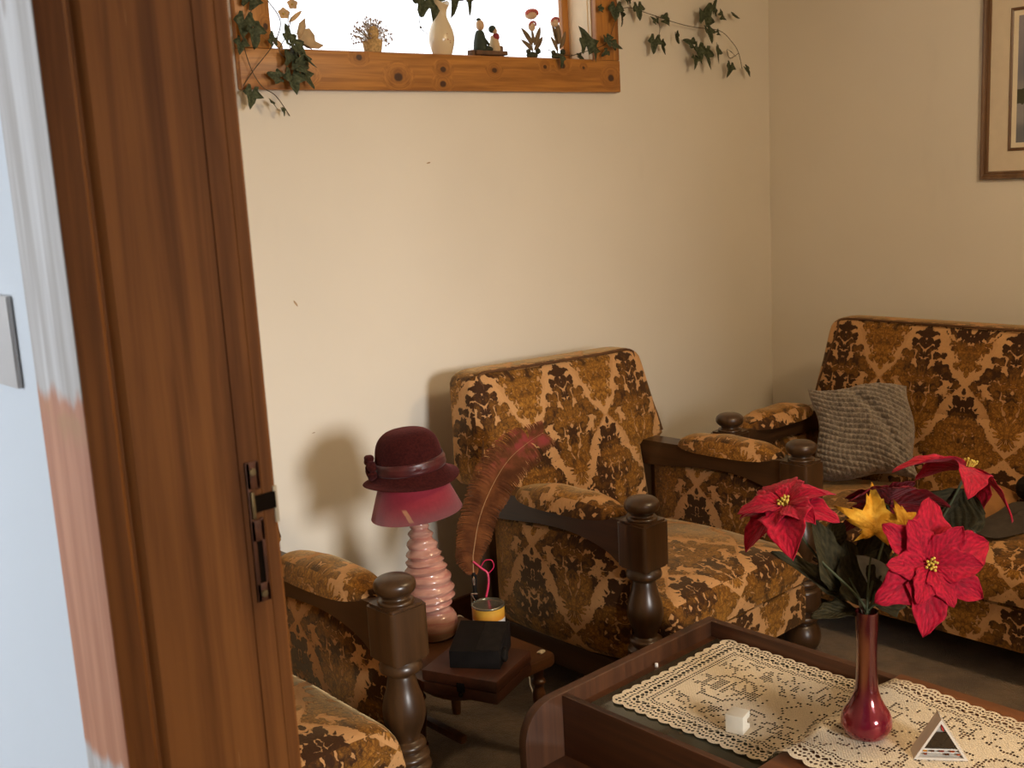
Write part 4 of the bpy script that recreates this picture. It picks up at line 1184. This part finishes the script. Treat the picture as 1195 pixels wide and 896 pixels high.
# hat on the shade
HM = Mat('burgundy_felt', rough=.95, sheen=.2, spec=.1); HM.set('sheen_tint', (.8, .25, .25)); v = HM.coord('Object'); n = HM.noise(v, 150, 3)
HM.set('col', HM.mix(n.step(.3, .7), srgb(44, 14, 13), srgb(64, 23, 20))); HM.bump(n, .3, .003)
HB = LB + tiltM.to_3x3() @ Vector((0, 0, .4545))
HS = .86
hat = empty('cloche_hat', HB, 'burgundy felt cloche hat with a band and bow, perched on the red lamp shade', 'hat')
hat.scale = (.95, .95, HS)
hat.rotation_euler = (Matrix.Rotation(math.radians(-3.5), 4, FW) @ RZ(-.2)).to_euler()
def brim(r, z, a):
    if r > .098: 
        k = (r - .098) / .036
        return r * (1 + .02 * k * math.sin(2 * a + .5)), z + k * (.006 * math.sin(a * 2 + 1.2) - .004)
    return r, z
pr = [(0, .142), (.03, .141), (.058, .133), (.078, .114), (.088, .09), (.0925, .06), (.0955, .035), (.099, .018), (.108, .006), (.122, -.004), (.1335, -.008), (.1338, -.0105), (.121, -.007), (.107, .0025), (.097, .015), (.093, .035), (.090, .06), (.0855, .09), (.075, .112), (.056, .130), (.03, .138), (0, .139)]
obj('felt_body', lathe(new(), prof_smooth(pr, 3), 64, None, brim), HM.m, hat)
SAT = plain('burgundy_satin', srgb(74, 24, 26), .36, .25, 40, sheen=.1)
loops = []; bm = new(); nb = 72; rings = []
for q in range(7):
    f = q / 6; ring = []
    for k in range(nb):
        a = 2 * PI * k / nb; z = .019 + .036 * f; r = .0988 - .0045 * f + .0028 * math.sin(PI * f) + .0012 * math.sin(f * 14 + a * 3) + .0018
        ring.append(bm.verts.new((r * math.cos(a), r * math.sin(a), z + .004 * math.sin(a + 2))))
    rings.append(ring)
for a, b in zip(rings, rings[1:]):
    for k in range(nb): bm.faces.new((a[k], a[(k + 1) % nb], b[(k + 1) % nb], b[k]))
bd_ = obj('band', bm, SAT, hat)
s_ = bd_.modifiers.new('thickness', 'SOLIDIFY'); s_.thickness = .0015
# bow at the viewer's left
dl = (hat.rotation_euler.to_matrix().inverted() @ (-XR * .95 - FW * .30)).normalized(); ba_ = math.atan2(dl.y, dl.x)
BM_ = RZ(ba_) @ T((.1035, 0, .036))
bm = new()
for (yy, zz, rx) in ((-.016, .022, .5), (.016, .014, -.4), (-.012, -.012, -.6), (.018, -.016, .7), (-.004, .034, .1)):
    t = new(); cushion(t, .027, .046, .020, 6, .8, .9); merge(bm, t, BM_ @ T((.004, yy, zz)) @ Matrix.Rotation(rx, 4, 'X'))
t = new(); cushion(t, .018, .014, .018, 6, .9, .9); merge(bm, t, BM_ @ T((.010, 0, .006)))
obj('bow', bm, HM.m, hat)
# ------------------------------------------------------------------ window sill ornaments (sill top at SL)
def ico(bm, r, c, sub=2, sc=(1, 1, 1), M=None):
    t = new(); bmesh.ops.create_icosphere(t, subdivisions=sub, radius=r)
    for v in t.verts: v.co = Vector((v.co.x * sc[0], v.co.y * sc[1], v.co.z * sc[2]))
    return merge(bm, t, (T(c) @ M) if M else T(c))
SY_ = 2.838
def sx(px, py=55, y=SY_): return on(px, py, 1, y).x
# dried flower basket
o = empty('dried_flower_basket', (sx(435), SY_, SL), 'tiny basket of dried flowers standing alone on the window sill, left of the white vase', 'basket')
BK = plain('woven_basket', srgb(196, 160, 104), .9, .25, 160, bump=.5)
bm = lathe(new(), prof_smooth([(0, 0), (.022, 0), (.027, .012), (.030, .032), (.031, .036), (.026, .036), (0, .030)], 3), 24); obj('basket', bm, BK, o)
bm = new(); ico(bm, .017, (-.002, -.012, .058), 2, (1, .8, 1.25)); lathe(bm, [(0, 0), (.019, 0), (.019, .005), (0, .006)], 20, T((-.002, -.012, .034))); obj('straw_hat', bm, BK, o)
bm = new(); rnd = random.Random(2); bl = new()
for k in range(170):
    a = rnd.uniform(0, 2 * PI); el = rnd.uniform(-.15, 1.4); L = rnd.uniform(.045, .072)
    p = Vector((math.cos(a) * math.cos(el) * L * 1.1, math.sin(a) * math.cos(el) * L * .4, .034 + math.sin(el) * L))
    tube(bm, [(p.x * .15, p.y * .15, .034), p * .6 + Vector((0, 0, .016)), p], .0006, 4); ico(bl, rnd.uniform(.0020, .0038), p, 1)
obj('stems', bm, plain('dried_stalk', srgb(170, 150, 118), .9), o); obj('flower_heads', bl, plain('dried_flower', srgb(176, 158, 150), .9, .2, 60), o, kind='stuff')
# white vase with leafy stems
vx = sx(516)
o = empty('sill_vase', (vx, SY_, SL), 'cream china vase with painted flowers on the window sill', 'vase'); o.scale = (1.28, 1.2, 1.06)
M = Mat('cream_china', rough=.2, coat=.5); v = M.coord('Object'); x, y, z = M.xyz(v)
k = M.voro(v, 130).step(.32, .2) * (((x - .006) * (x - .006) + (z - .048) * (z - .048)).sqrt().step(.020, .015)) * y.lt(0)
M.set('col', M.mix(k * .8, srgb(228, 206, 168), srgb(170, 84, 54)))
pr = [(0, 0), (.020, 0), (.024, .004), (.031, .030), (.033, .050), (.029, .075), (.020, .100), (.016, .115), (.018, .130), (.025, .148), (.0235, .148), (.016, .130), (.014, .115), (.014, .11), (0, .108)]
def lip(r, z, a): return (r, z + (max(0, (z - .13)) / .018) * .007 * math.sin(2 * a + 1)) 
obj('china_body', lathe(new(), prof_smooth(pr, 4), 32, None, lip), M.m, o)
vt = Vector((vx, SY_, SL + .14))
o = empty('ivy_bunch', vt, 'bunch of dark ivy leaves in the cream vase on the window sill', 'leaves')
def ivyleaf(bm, c, n, up, R, seed):
    rnd = random.Random(seed); t = new(); uvl = t.loops.layers.uv.new('UVMap'); out = []
    for a, r in ((180, .05), (160, .55), (140, .62), (118, .50), (96, .60), (75, .80), (62, .66), (46, .50), (24, .72), (10, .96), (0, 1.18), (-10, .96), (-24, .72), (-46, .50), (-62, .66), (-75, .80), (-96, .60), (-118, .50), (-140, .62), (-160, .55)):
        q = math.radians(a); r *= R * rnd.uniform(.92, 1.08); out.append((math.sin(q) * r * .92, math.cos(q) * r))
    k = rnd.uniform(.15, .45); b_ = rnd.uniform(-.3, .5)
    zf = lambda x, y: k * abs(x) - b_ * (y * y) / R + .06 * R * math.sin(x / R * 5 + seed)
    c0 = t.verts.new((0, 0, 0)); m1 = [t.verts.new((x * .55, y * .55, zf(x * .55, y * .55))) for x, y in out]; ov = [t.verts.new((x, y, zf(x, y))) for x, y in out]; n_ = len(out)
    fs = []
    for i in range(n_):
        q = (i + 1) % n_; fs += [t.faces.new((c0, m1[q], m1[i])), t.faces.new((m1[i], m1[q], ov[q], ov[i]))]
    for f in fs:
        for l in f.loops: l[uvl].uv = (l.vert.co.x / R * .5, l.vert.co.y / R * .5 + .3)
    bmesh.ops.transform(t, matrix=T(c) @ rot_to(n, up), verts=t.verts[:])
    me = bpy.data.meshes.new('tmp'); t.to_mesh(me); t.free(); bm.from_mesh(me); bpy.data.meshes.remove(me)
def ivy_at(bm, px, py, y, R, tip, n, seed, org):
    """leaf centred at pixel px,py on the plane y, tip pointing along the image direction tip (right, up)"""
    ivyleaf(bm, on(px, py, 1, y) - org, Vector(n), (XR * tip[0] + UR * tip[1]), R * 1.75, seed)
N0 = Vector((-.25, -1, -.1))
bm = new(); st_ = new()
for k, (px, py, R, tip, n) in enumerate(((495, 2, .030, (-.3, -1), (-.4, -1, .2)), (507, -6, .035, (.1, -1), (0, -1, .3)), (528, -6, .034, (.3, -1), (.3, -1, .2)), (545, -4, .030, (.8, -.7), (.4, -1, .1)), (484, -8, .026, (-.8, -.3), (-.5, -1, 0)), (517, -22, .040, (0, 1), (0, -1, 0)))):
    ivy_at(bm, px, py, SY_ - .012 + .004 * (k % 3), R, tip, n, k + 40, vt)
    tube(st_, [Vector((0, 0, -.03)), Vector((0, 0, .02)), on(px, py, 1, SY_ - .01) - vt], .0009, 5)
tube(st_, smooth_line([on(488, 0, 1, SY_ - .01) - vt, on(489, 18, 1, SY_ - .012) - vt, on(491, 32, 1, SY_ - .012) - vt, on(499, 40, 1, SY_ - .012) - vt], 5), .0009, 5); ico(st_, .004, on(491, 32, 1, SY_ - .012) - vt, 1)
leafobj('foliage', bm, IVY, o); obj('stems', st_, STEM, o)
# pair of seated figures on a plank
fx = sx(570, 60)
o = empty('figurine_pair', (fx, SY_, SL), 'tiny figurine of a couple sitting on a plank, right of the cream vase', 'figurine'); o.scale = (1.3, 1.3, 1.48)
PLK = plain('figurine_plank', srgb(104, 76, 52), .8, .2, 50); DG = plain('figurine_green_coat', srgb(44, 54, 38), .7, .25, 60); SKN = plain('figurine_face', srgb(206, 168, 128), .6); CRM = plain('figurine_cream_dress', srgb(204, 178, 138), .7); RDD = plain('figurine_red', srgb(150, 40, 44), .6)
obj('plank', box(new(), -.052, .052, -.016, .016, .004, .013, .002), PLK, o)
for b_ in ((-.062, -.0535, .014), (-.045, -.030, .005), (.03, .045, .005)): obj('block', box(new(), b_[0], b_[1], -.009, .009, 0, b_[2], .001), PLK, o)
bm = lathe(new(), prof_smooth([(0, .012), (.016, .013), (.017, .025), (.013, .045), (.008, .055), (0, .057)], 3), 20, T((-.026, 0, 0))); t = new()
tube(bm, [(-.024, -.006, .018), (-.008, -.010, .018), (.004, -.010, .016)], [.007, .006, .004], 8); tube(bm, [(-.032, -.010, .044), (-.018, -.014, .032), (-.006, -.010, .026)], [.005, .004, .003], 8); obj('coat', bm, DG, o)
bm = new(); ico(bm, .0108, (-.024, -.001, .067), 2, (1, .95, 1.1)); obj('face', bm, SKN, o); bm = new(); ico(bm, .005, (-.026, .001, .079), 2, (1.2, 1.2, .7)); obj('hair', bm, DG, o)
bm = lathe(new(), prof_smooth([(0, .012), (.014, .013), (.014, .025), (.010, .040), (.009, .046), (0, .048)], 3), 20, T((.022, 0, 0))); obj('dress', bm, CRM, o)
bm = new(); ico(bm, .010, (.024, -.005, .044), 2, (1, .8, .9)); obj('shawl', bm, RDD, o); bm = new(); ico(bm, .0095, (.016, -.001, .060), 2, (1.1, 1, .9)); obj('bonnet', bm, DG, o); bm = new(); ico(bm, .0065, (.019, -.006, .056), 2); obj('face', bm, SKN, o)
bm = new(); cushion(bm, .016, .014, .014, 6, .7, .7, M=T((.034, -.006, .018))); obj('basket', bm, PLK, o)
# two straw flower ornaments
def straw_flower(px, py, label, h, blooms, leaves):
    x0 = sx(px, 63); o = empty('straw_flower_ornament', (x0, SY_, SL), label, 'ornament', 'straw flower ornaments on the sill'); o.scale = (1.45, 1.3, 1.42)
    LF = plain('dry_leaf_blade', srgb(120, 98, 70), .85, .25, 50)
    obj('stem', tube(new(), smooth_line([(0, 0, .004), (.002, 0, h * .5), (blooms[0][0], 0, h)], 4), .0014, 6), GSTEM, o)
    bm = new(); ico(bm, .012, (0, 0, .008), 2, (1.4, 1, .7)); ico(bm, .008, (.016, -.004, .018), 1); ico(bm, .007, (-.014, -.003, .016), 1); obj('pot', bm, plain('moss_pot', srgb(62, 66, 44), .9, .4, 120), o)
    for k, (dx, z, L, a) in enumerate(leaves):
        M = T((dx, -.003 - .002 * (k % 3), z)) @ Matrix.Rotation(a, 4, 'Y') @ Matrix.Rotation(PI / 2, 4, 'X')
        leafobj('blade', leafmesh(new(), L, L * .26, M, 'oval', .4, .08, .0, 4, 10, k), LF, o)
    PKM = plain('straw_petal_pink', srgb(196, 104, 96), .8, .3, 90); CM = plain('straw_petal_cream', srgb(216, 184, 150), .8, .12, 60)
    for (bx_, bz, r, flat) in blooms:
        fb = new(); ico(fb, r, (bx_, 0, bz), 2, (1, .7, flat)); f = obj('bloom', fb, CM, o); bm = new()
        for k in range(9): ico(bm, r * .28, (bx_ + r * .95 * math.cos(k * PI / 8), -.004 - r * .3 * math.sin(k * PI / 8), bz + r * flat * (.35 + .6 * math.sin(k * PI / 8))), 1)
        obj('petal_tips', bm, PKM, f)
straw_flower(621, 62, 'taller straw flower ornament with two pink blooms on the window sill', .085, ((.002, .100, .017, .6), (.003, .074, .010, 1.1)), ((0, .030, .050, -.65), (.002, .030, .052, .55), (-.002, .018, .042, -.95), (.004, .020, .046, .8), (0, .035, .03, .05)))
straw_flower(650, 63, 'shorter straw flower ornament with one pink bloom on the window sill', .075, ((-.004, .086, .012, .9),), ((0, .034, .048, -.25), (.002, .034, .050, .10), (-.003, .018, .040, -.5), (.006, .025, .050, .55), (.0, .045, .04, -.05)))
# butterfly and pale flowers at the left end
bxp = sx(352, 55); o = empty('butterfly_ornament', (bxp, SY_ - .02, SL), 'pale cloth butterfly ornament resting at the left end of the window sill', 'butterfly')
WG = plain('butterfly_wing', srgb(196, 168, 128), .8, .15, 40)
def pane(pts, y): 
    t = new(); uvn = [t.verts.new(on(px, py, 1, y) - Vector((bxp, SY_ - .02, SL))) for px, py in pts]; t.faces.new(uvn); bmesh.ops.triangulate(t, faces=t.faces[:]); return t
for pts, y in (([(346, 40), (349, 27), (356, 21), (357, 32), (351, 44)], SY_ - .030), ([(347, 42), (352, 34), (361, 33), (367, 41), (368, 48), (378, 53), (372, 57), (358, 56), (348, 48)], SY_ - .022)): leafobj('wing', pane(pts, y), WG, o)
obj('body', tube(new(), [on(x, y, 1, SY_ - .027) - Vector((bxp, SY_ - .02, SL)) for x, y in ((344, 46), (350, 50), (360, 55), (364, 57.5))], [.0015, .003, .003, .001], 8), STEM, o)
fp = on(338, 50, 1, SY_ - .01); o = empty('fabric_flower_sprig', (fp.x, fp.y, SL), 'pale apricot cloth flowers on a sprig beside the butterfly on the sill', 'flower')
FO = Vector((fp.x, fp.y, SL)); q = lambda px, py, y=SY_ - .012: on(px, py, 1, y) - FO
obj('stem', tube(new(), smooth_line([(0, 0, 0), q(337, 34), q(336, 24), q(338, 14)], 5), .0012, 6), STEM, o)
AP = plain('apricot_cloth', srgb(206, 172, 128), .85, .12, 70)
for (px, py, R) in ((331, 16, .017), (341, 5, .016)):
    bm = new()
    for k in range(5): leafmesh(bm, R, R * .95, T(q(px, py)) @ rot_to((-.3, -1, .2)) @ RZ(k * 2 * PI / 5) @ Matrix.Rotation(.25, 4, 'X'), 'oval', .1, .1, .02, 4, 6, k)
    f = leafobj('bloom', bm, AP, o); bm = new(); ico(bm, .003, q(px, py, SY_ - .016), 1); obj('centre', bm, STAMEN, f)
bm = new()
for a, b, w in (((337, 26), (353, 12), .012), ((330, 58), (318, 45), .02)):
    A_ = q(*a); B_ = q(*b); y = (B_ - A_); L = y.length; y.normalize(); z = Vector((0, -1, .2)); z = (z - y * z.dot(y)).normalized(); Mx = Matrix((y.cross(z), y, z)).transposed().to_4x4(); Mx.translation = A_
    leafmesh(bm, L, w, Mx, 'oval', .3, .1, .01, 4, 8, 3)
leafobj('leaf', bm, AP, o)
# ------------------------------------------------------------------ ivy garlands
def garland(name_label, stems, leaves, org_px, yw, mats=IVY, hooks=()):
    org = on(org_px[0], org_px[1], 1, yw); o = empty('ivy_garland', org, name_label, 'garland', 'artificial ivy garlands')
    bm = new()
    for pts in stems: tube(bm, smooth_line([on(px, py, 1, y) - org for px, py, y in pts], 6), .0013, 6)
    obj('stem', bm, STEM, o)
    bm = new()
    for k, (px, py, y, R, tip, n) in enumerate(leaves): ivy_at(bm, px, py, y, R, tip, n, k * 7 + 3, org)
    leafobj('foliage', bm, IVY, o)
F_ = YF - .012; Wl = WY - .030
garland('ivy garland hanging over the left corner of the pine window frame',
    [[(285, -30, F_), (296, 0, F_), (284, 40, F_ - .01), (291, 75, F_), (305, 100, F_), (322, 112, F_ - .01), (338, 135, WY - .001)],
     [(300, -20, F_), (312, 0, F_), (327, 24, F_ - .015), (320, 50, F_ - .015), (296, 82, F_), (284, 100, YF - .0008)],
     [(340, 72, F_), (326, 60, F_ - .01), (335, 40, F_ - .01), (340, 20, F_)]],
    [(285, 24, F_ - .01, .026, (-.15, -1), (-.3, -1, .2)), (296, 34, F_ - .018, .026, (.15, -1), (.1, -1, .25)), (281, 50, F_ - .006, .018, (-.2, -1), (-.2, -1, .3)), (292, 0, F_ - .006, .026, (.5, 1), (-.2, -1, .1)),
     (294, 108, F_ - .006, .024, (-.2, -1), (-.1, -1, .3)), (317, 119, F_ - .006, .012, (.7, -.6), (.5, -.7, .6)), (330, 128, F_, .009, (.8, -.7), (.3, -1, .4)),
     (336, 45, F_ - .012, .022, (-.2, .8), (.2, -1, .2)), (345, 54, F_ - .018, .024, (1, -.4), (.1, -.9, .5)), (341, 70, F_ - .012, .028, (.4, .9), (-.1, -1, .2)), (352, 76, F_ - .02, .026, (1, .2), (.2, -1, .1)),
     (357, 68, F_ - .022, .018, (1, -.4), (.5, -.6, .6)), (341, 90, F_ - .015, .028, (.1, -1), (-.1, -1, .3)), (325, 90, F_ - .012, .018, (-1, .1), (-.3, -1, .2)), (356, 88, F_ - .010, .022, (.6, -.5), (.2, -1, .2)), (318, 48, F_ - .012, .014, (-.4, .7), (0, -1, 0))],
    (300, 0), YF - .003)
garland('ivy garland trailing from the right window corner along the wall',
    [[(712, -20, F_), (722, 8, F_), (735, 9, Wl), (760, 17, Wl), (790, 27, Wl), (812, 32, Wl), (840, 36, Wl), (855, 50, Wl), (862, 62, Wl), (866, 80, Wl)], [(722, 8, F_), (716, 30, F_), (708, 50, F_), (690, 58, F_), (664, 66, F_)], [(862, 62, Wl), (852, 68, Wl), (848, 58, Wl)], [(765, 18, Wl), (770, 32, Wl), (768, 45, Wl)], [(640, 58, SY_ - .03), (652, 64, F_), (668, 64, F_ - .008)]],
    [(718, 10, F_ - .008, .026, (-.1, -1), (-.5, -.8, .3)), (725, 18, F_ - .004, .020, (.1, -1), (.8, -.6, .2)), (708, 45, F_ - .006, .017, (.5, -.9), (-.3, -1, .1)), (685, 52, F_ - .012, .034, (-.1, 1), (-.2, -1, .1)), (694, 58, F_ - .004, .020, (.4, -1), (.2, -1, 0)),
     (716, 52, F_ - .012, .020, (1, -.1), (-.1, -1, .4)), (708, 60, F_ - .008, .014, (-.7, -.6), (0, -1, .3)), (744, 9, Wl - .004, .024, (.3, -1), (-.2, -1, .1)), (733, 0, Wl, .016, (-.5, .8), (0, -1, 0)), (776, 23, Wl - .006, .022, (.9, .1), (-.1, -1, .3)),
     (765, 25, Wl, .012, (-.6, .7), (-.4, -1, .1)), (764, 47, Wl - .006, .024, (-.1, -1), (-.6, -1, .1)), (772, 52, Wl, .020, (.1, -1), (.9, -.6, .1)), (789, 41, Wl - .01, .018, (.2, -1), (.9, -.5, 0)),
     (822, 22, Wl - .012, .036, (.5, .9), (-.1, -1, .2)), (832, 12, Wl - .004, .024, (.2, 1), (.3, -1, .1)), (826, 36, Wl - .020, .026, (.2, -1), (0, -1, .5)), (842, 18, Wl - .006, .020, (.8, .5), (0, -1, .3)), (856, 18, Wl - .004, .017, (1, .35), (.2, -.7, .7)),
     (808, 51, Wl - .004, .020, (-1, .3), (-.2, -1, .1)), (815, 57, Wl - .014, .030, (0, -1), (-.1, -1, .2)), (824, 62, Wl - .012, .030, (.3, -1), (.1, -1, .1)), (811, 68, Wl - .022, .020, (-.1, -1), (-.1, -1, .5)), (836, 58, Wl - .010, .026, (.1, -1), (.3, -1, .1)),
     (852, 60, Wl - .006, .016, (1, -.5), (.3, -.6, .8)), (852, 77, Wl - .008, .021, (-.2, -1), (-.1, -1, .2)), (871, 80, Wl - .008, .017, (.8, -.6), (.1, -1, .4)), (838, 38, Wl - .014, .012, (.8, .4), (0, -1, .3)),
     (655, 68, F_ - .004, .016, (.5, -1), (.2, -1, .2)), (700, 10, F_ - .002, .012, (1, .2), (0, -1, .1)), (676, 66, SY_ - .02, .014, (1, 0), (0, -1, .4))],
    (735, 9), YF - .003)
# ------------------------------------------------------------------ things on the sofa
cuc = Vector((3.408, 1.992, .554))
cu = empty('knitted_cushion', cuc - Vector((.05, 0, .17)), 'square grey cable-knit cushion leaning in the left corner of the sofa', 'cushion')
off = cuc - Vector(cu.location)
nrm = Vector((-.80, -.30, .52)); Mc = rot_to(nrm, Vector((.1, .12, 1)))
bm = new(); n = 150; s = .167
t = new(); G = {}
def knitz(u, v):
    # cables: slanting plaits running along the fabric
    a = (u * .35 + v) * 8.5; col = math.floor(a); fr = a - col
    b = (u - v * .45) * 9 + (.5 if int(col) % 2 else 0) + fr * .6
    fb = b - math.floor(b)
    return (math.sin(PI * fr) ** .7) * (.45 + .55 * math.sin(PI * fb) ** .8)
for side in (1, -1):
    for j in range(n + 1):
        for i in range(n + 1):
            u = -1 + 2 * i / n; v = -1 + 2 * j / n
            if side < 0 and (i in (0, n) or j in (0, n)): G[side, i, j] = G[1, i, j]; continue
            pinch = 1 - .07 * (1 - abs(u) ** 2) * abs(v) ** 3
            x = u * s * (1 - .055 * (1 - v * v)); y = v * s * (1 - .055 * (1 - u * u))
            fill = (max(0, (1 - u ** 4) * (1 - v ** 4))) ** .5
            x += -.10 * y + .010 * math.sin(v * 4 + 1) ; y += .012 * math.sin(u * 3.3 + .4)
            z = side * (.074 * fill * (1 + .08 * math.sin(u * 5 + v * 3)))
            ed = min(1, fill * 2)
            z += side * .0125 * knitz(u, v) * ed - .022 * math.exp(-((u * .8 + v * .5 - .35) / .09) ** 2) * fill * side
            G[side, i, j] = t.verts.new((x, y, z))
    for j in range(n):
        for i in range(n):
            q = [G[side, i, j], G[side, i + 1, j], G[side, i + 1, j + 1], G[side, i, j + 1]]
            t.faces.new(q if side > 0 else q[::-1])
merge(bm, t, T(off) @ Mc)
obj('knitted_cover', bm, KNIT, cu, smooth=180)

def cloth(name, label, cat, px_out, base_z, h, mat, seed, fold=.006):
    """soft flat bundle: outline given as photo pixels on the seat plane, domed and wrinkled"""
    P_ = [on(px, py, 2, base_z) for px, py in px_out]; c = sum(P_, Vector()) / len(P_); rnd = random.Random(seed)
    ol = smooth_line(P_ + [P_[0]], 4)[:-1]
    t = new(); rings = []; K = 7
    for k in range(K + 1):
        f = 1 - k / K; hh_ = h * (1 - f ** 4) ** .5
        rings.append([t.verts.new(((p.x - c.x) * max(f, .02), (p.y - c.y) * max(f, .02), hh_ + fold * math.sin(i * .55 + k * .8 + seed) * (1 - f * f))) for i, p in enumerate(ol)])
    nn = len(ol)
    for a, b in zip(rings, rings[1:]):
        for i in range(nn): t.faces.new((a[i], a[(i + 1) % nn], b[(i + 1) % nn], b[i]))
    t.faces.new(rings[-1]); t.faces.new(rings[0][::-1])
    o = obj(name, t, mat, loc=c, smooth=60); tag(o, label, cat); return o
TAN = plain('tan_suede', srgb(154, 106, 56), .8, .18, 14, bump=.2)
GRY = plain('charcoal_cloth', srgb(62, 52, 42), .9, .15, 50, bump=.3)
SZT = .388
cloth('tan_bag', 'flat tan suede bag lying on the sofa seat behind the upper right poinsettia', 'bag', [(1050, 604), (1078, 584), (1110, 572), (1150, 566), (1184, 574), (1184, 588), (1150, 606), (1118, 618), (1078, 624)], SZT, .030, TAN, 1, .004)
cloth('folded_scarf', 'dark grey folded cloth on the sofa seat in front of the tan bag', 'cloth', [(1130, 618), (1158, 603), (1180, 590), (1205, 590), (1235, 602), (1225, 618), (1195, 622), (1160, 628)], SZT, .024, GRY, 2, .004)
pc = on(1206, 570, 2, .43)
o = empty('round_pouch', (pc.x, pc.y, .40), 'black round pouch on the sofa seat, cut by the right edge of the picture', 'pouch')
bm = new(); cushion(bm, .10, .10, .075, 10, .9, .85, M=T((0, 0, .03))); obj('body', bm, BLACK_MATT, o); obj('zip', tube(new(), [(.051 * math.cos(k * PI / 12), .051 * math.sin(k * PI / 12), .03) for k in range(24)], .002, 6, closed=True), BLACK, o)
# ------------------------------------------------------------------ light
wd = bpy.data.worlds.new('sky'); SC.world = wd; wd.use_nodes = True
bg = wd.node_tree.nodes['Background']; bg.inputs[0].default_value = (.93, .96, 1, 1); bg.inputs[1].default_value = 2.0
def area(name, loc, target, sx, sy, power, col, spread=PI):
    l = bpy.data.lights.new(name, 'AREA'); l.shape = 'RECTANGLE'; l.size = sx; l.size_y = sy; l.energy = power; l.color = col; l.spread = spread
    o = bpy.data.objects.new(name, l); COL.objects.link(o); o.location = loc
    d = Vector(target) - Vector(loc); o.rotation_euler = d.to_track_quat('-Z', 'Y').to_euler()
    return o
# sky seen through the front window: daylight slanting down into the room
area('daylight_front_window', (.36, -5.0, 2.2), (1.6, 2.6, 1.0), 1.5, 1.1, 430, (1, .985, .96))
area('daylight_hall_window', (-1.65, 1.9, 1.6), (.3, 1.2, 1.2), 1.5, 1.2, 26, (.86, .93, 1))
# warm bulb of the room's ceiling lamp
l = bpy.data.lights.new('ceiling_bulb', 'POINT'); l.energy = 44; l.color = (1, .75, .46); l.shadow_soft_size = .12
o = bpy.data.objects.new('ceiling_bulb', l); COL.objects.link(o); o.location = (2.45, .35, 2.2)
vs = SC.view_settings; vs.view_transform = 'Standard'; vs.look = 'None'; vs.gamma = 1; vs.use_curve_mapping = False
vs.exposure = 0.0
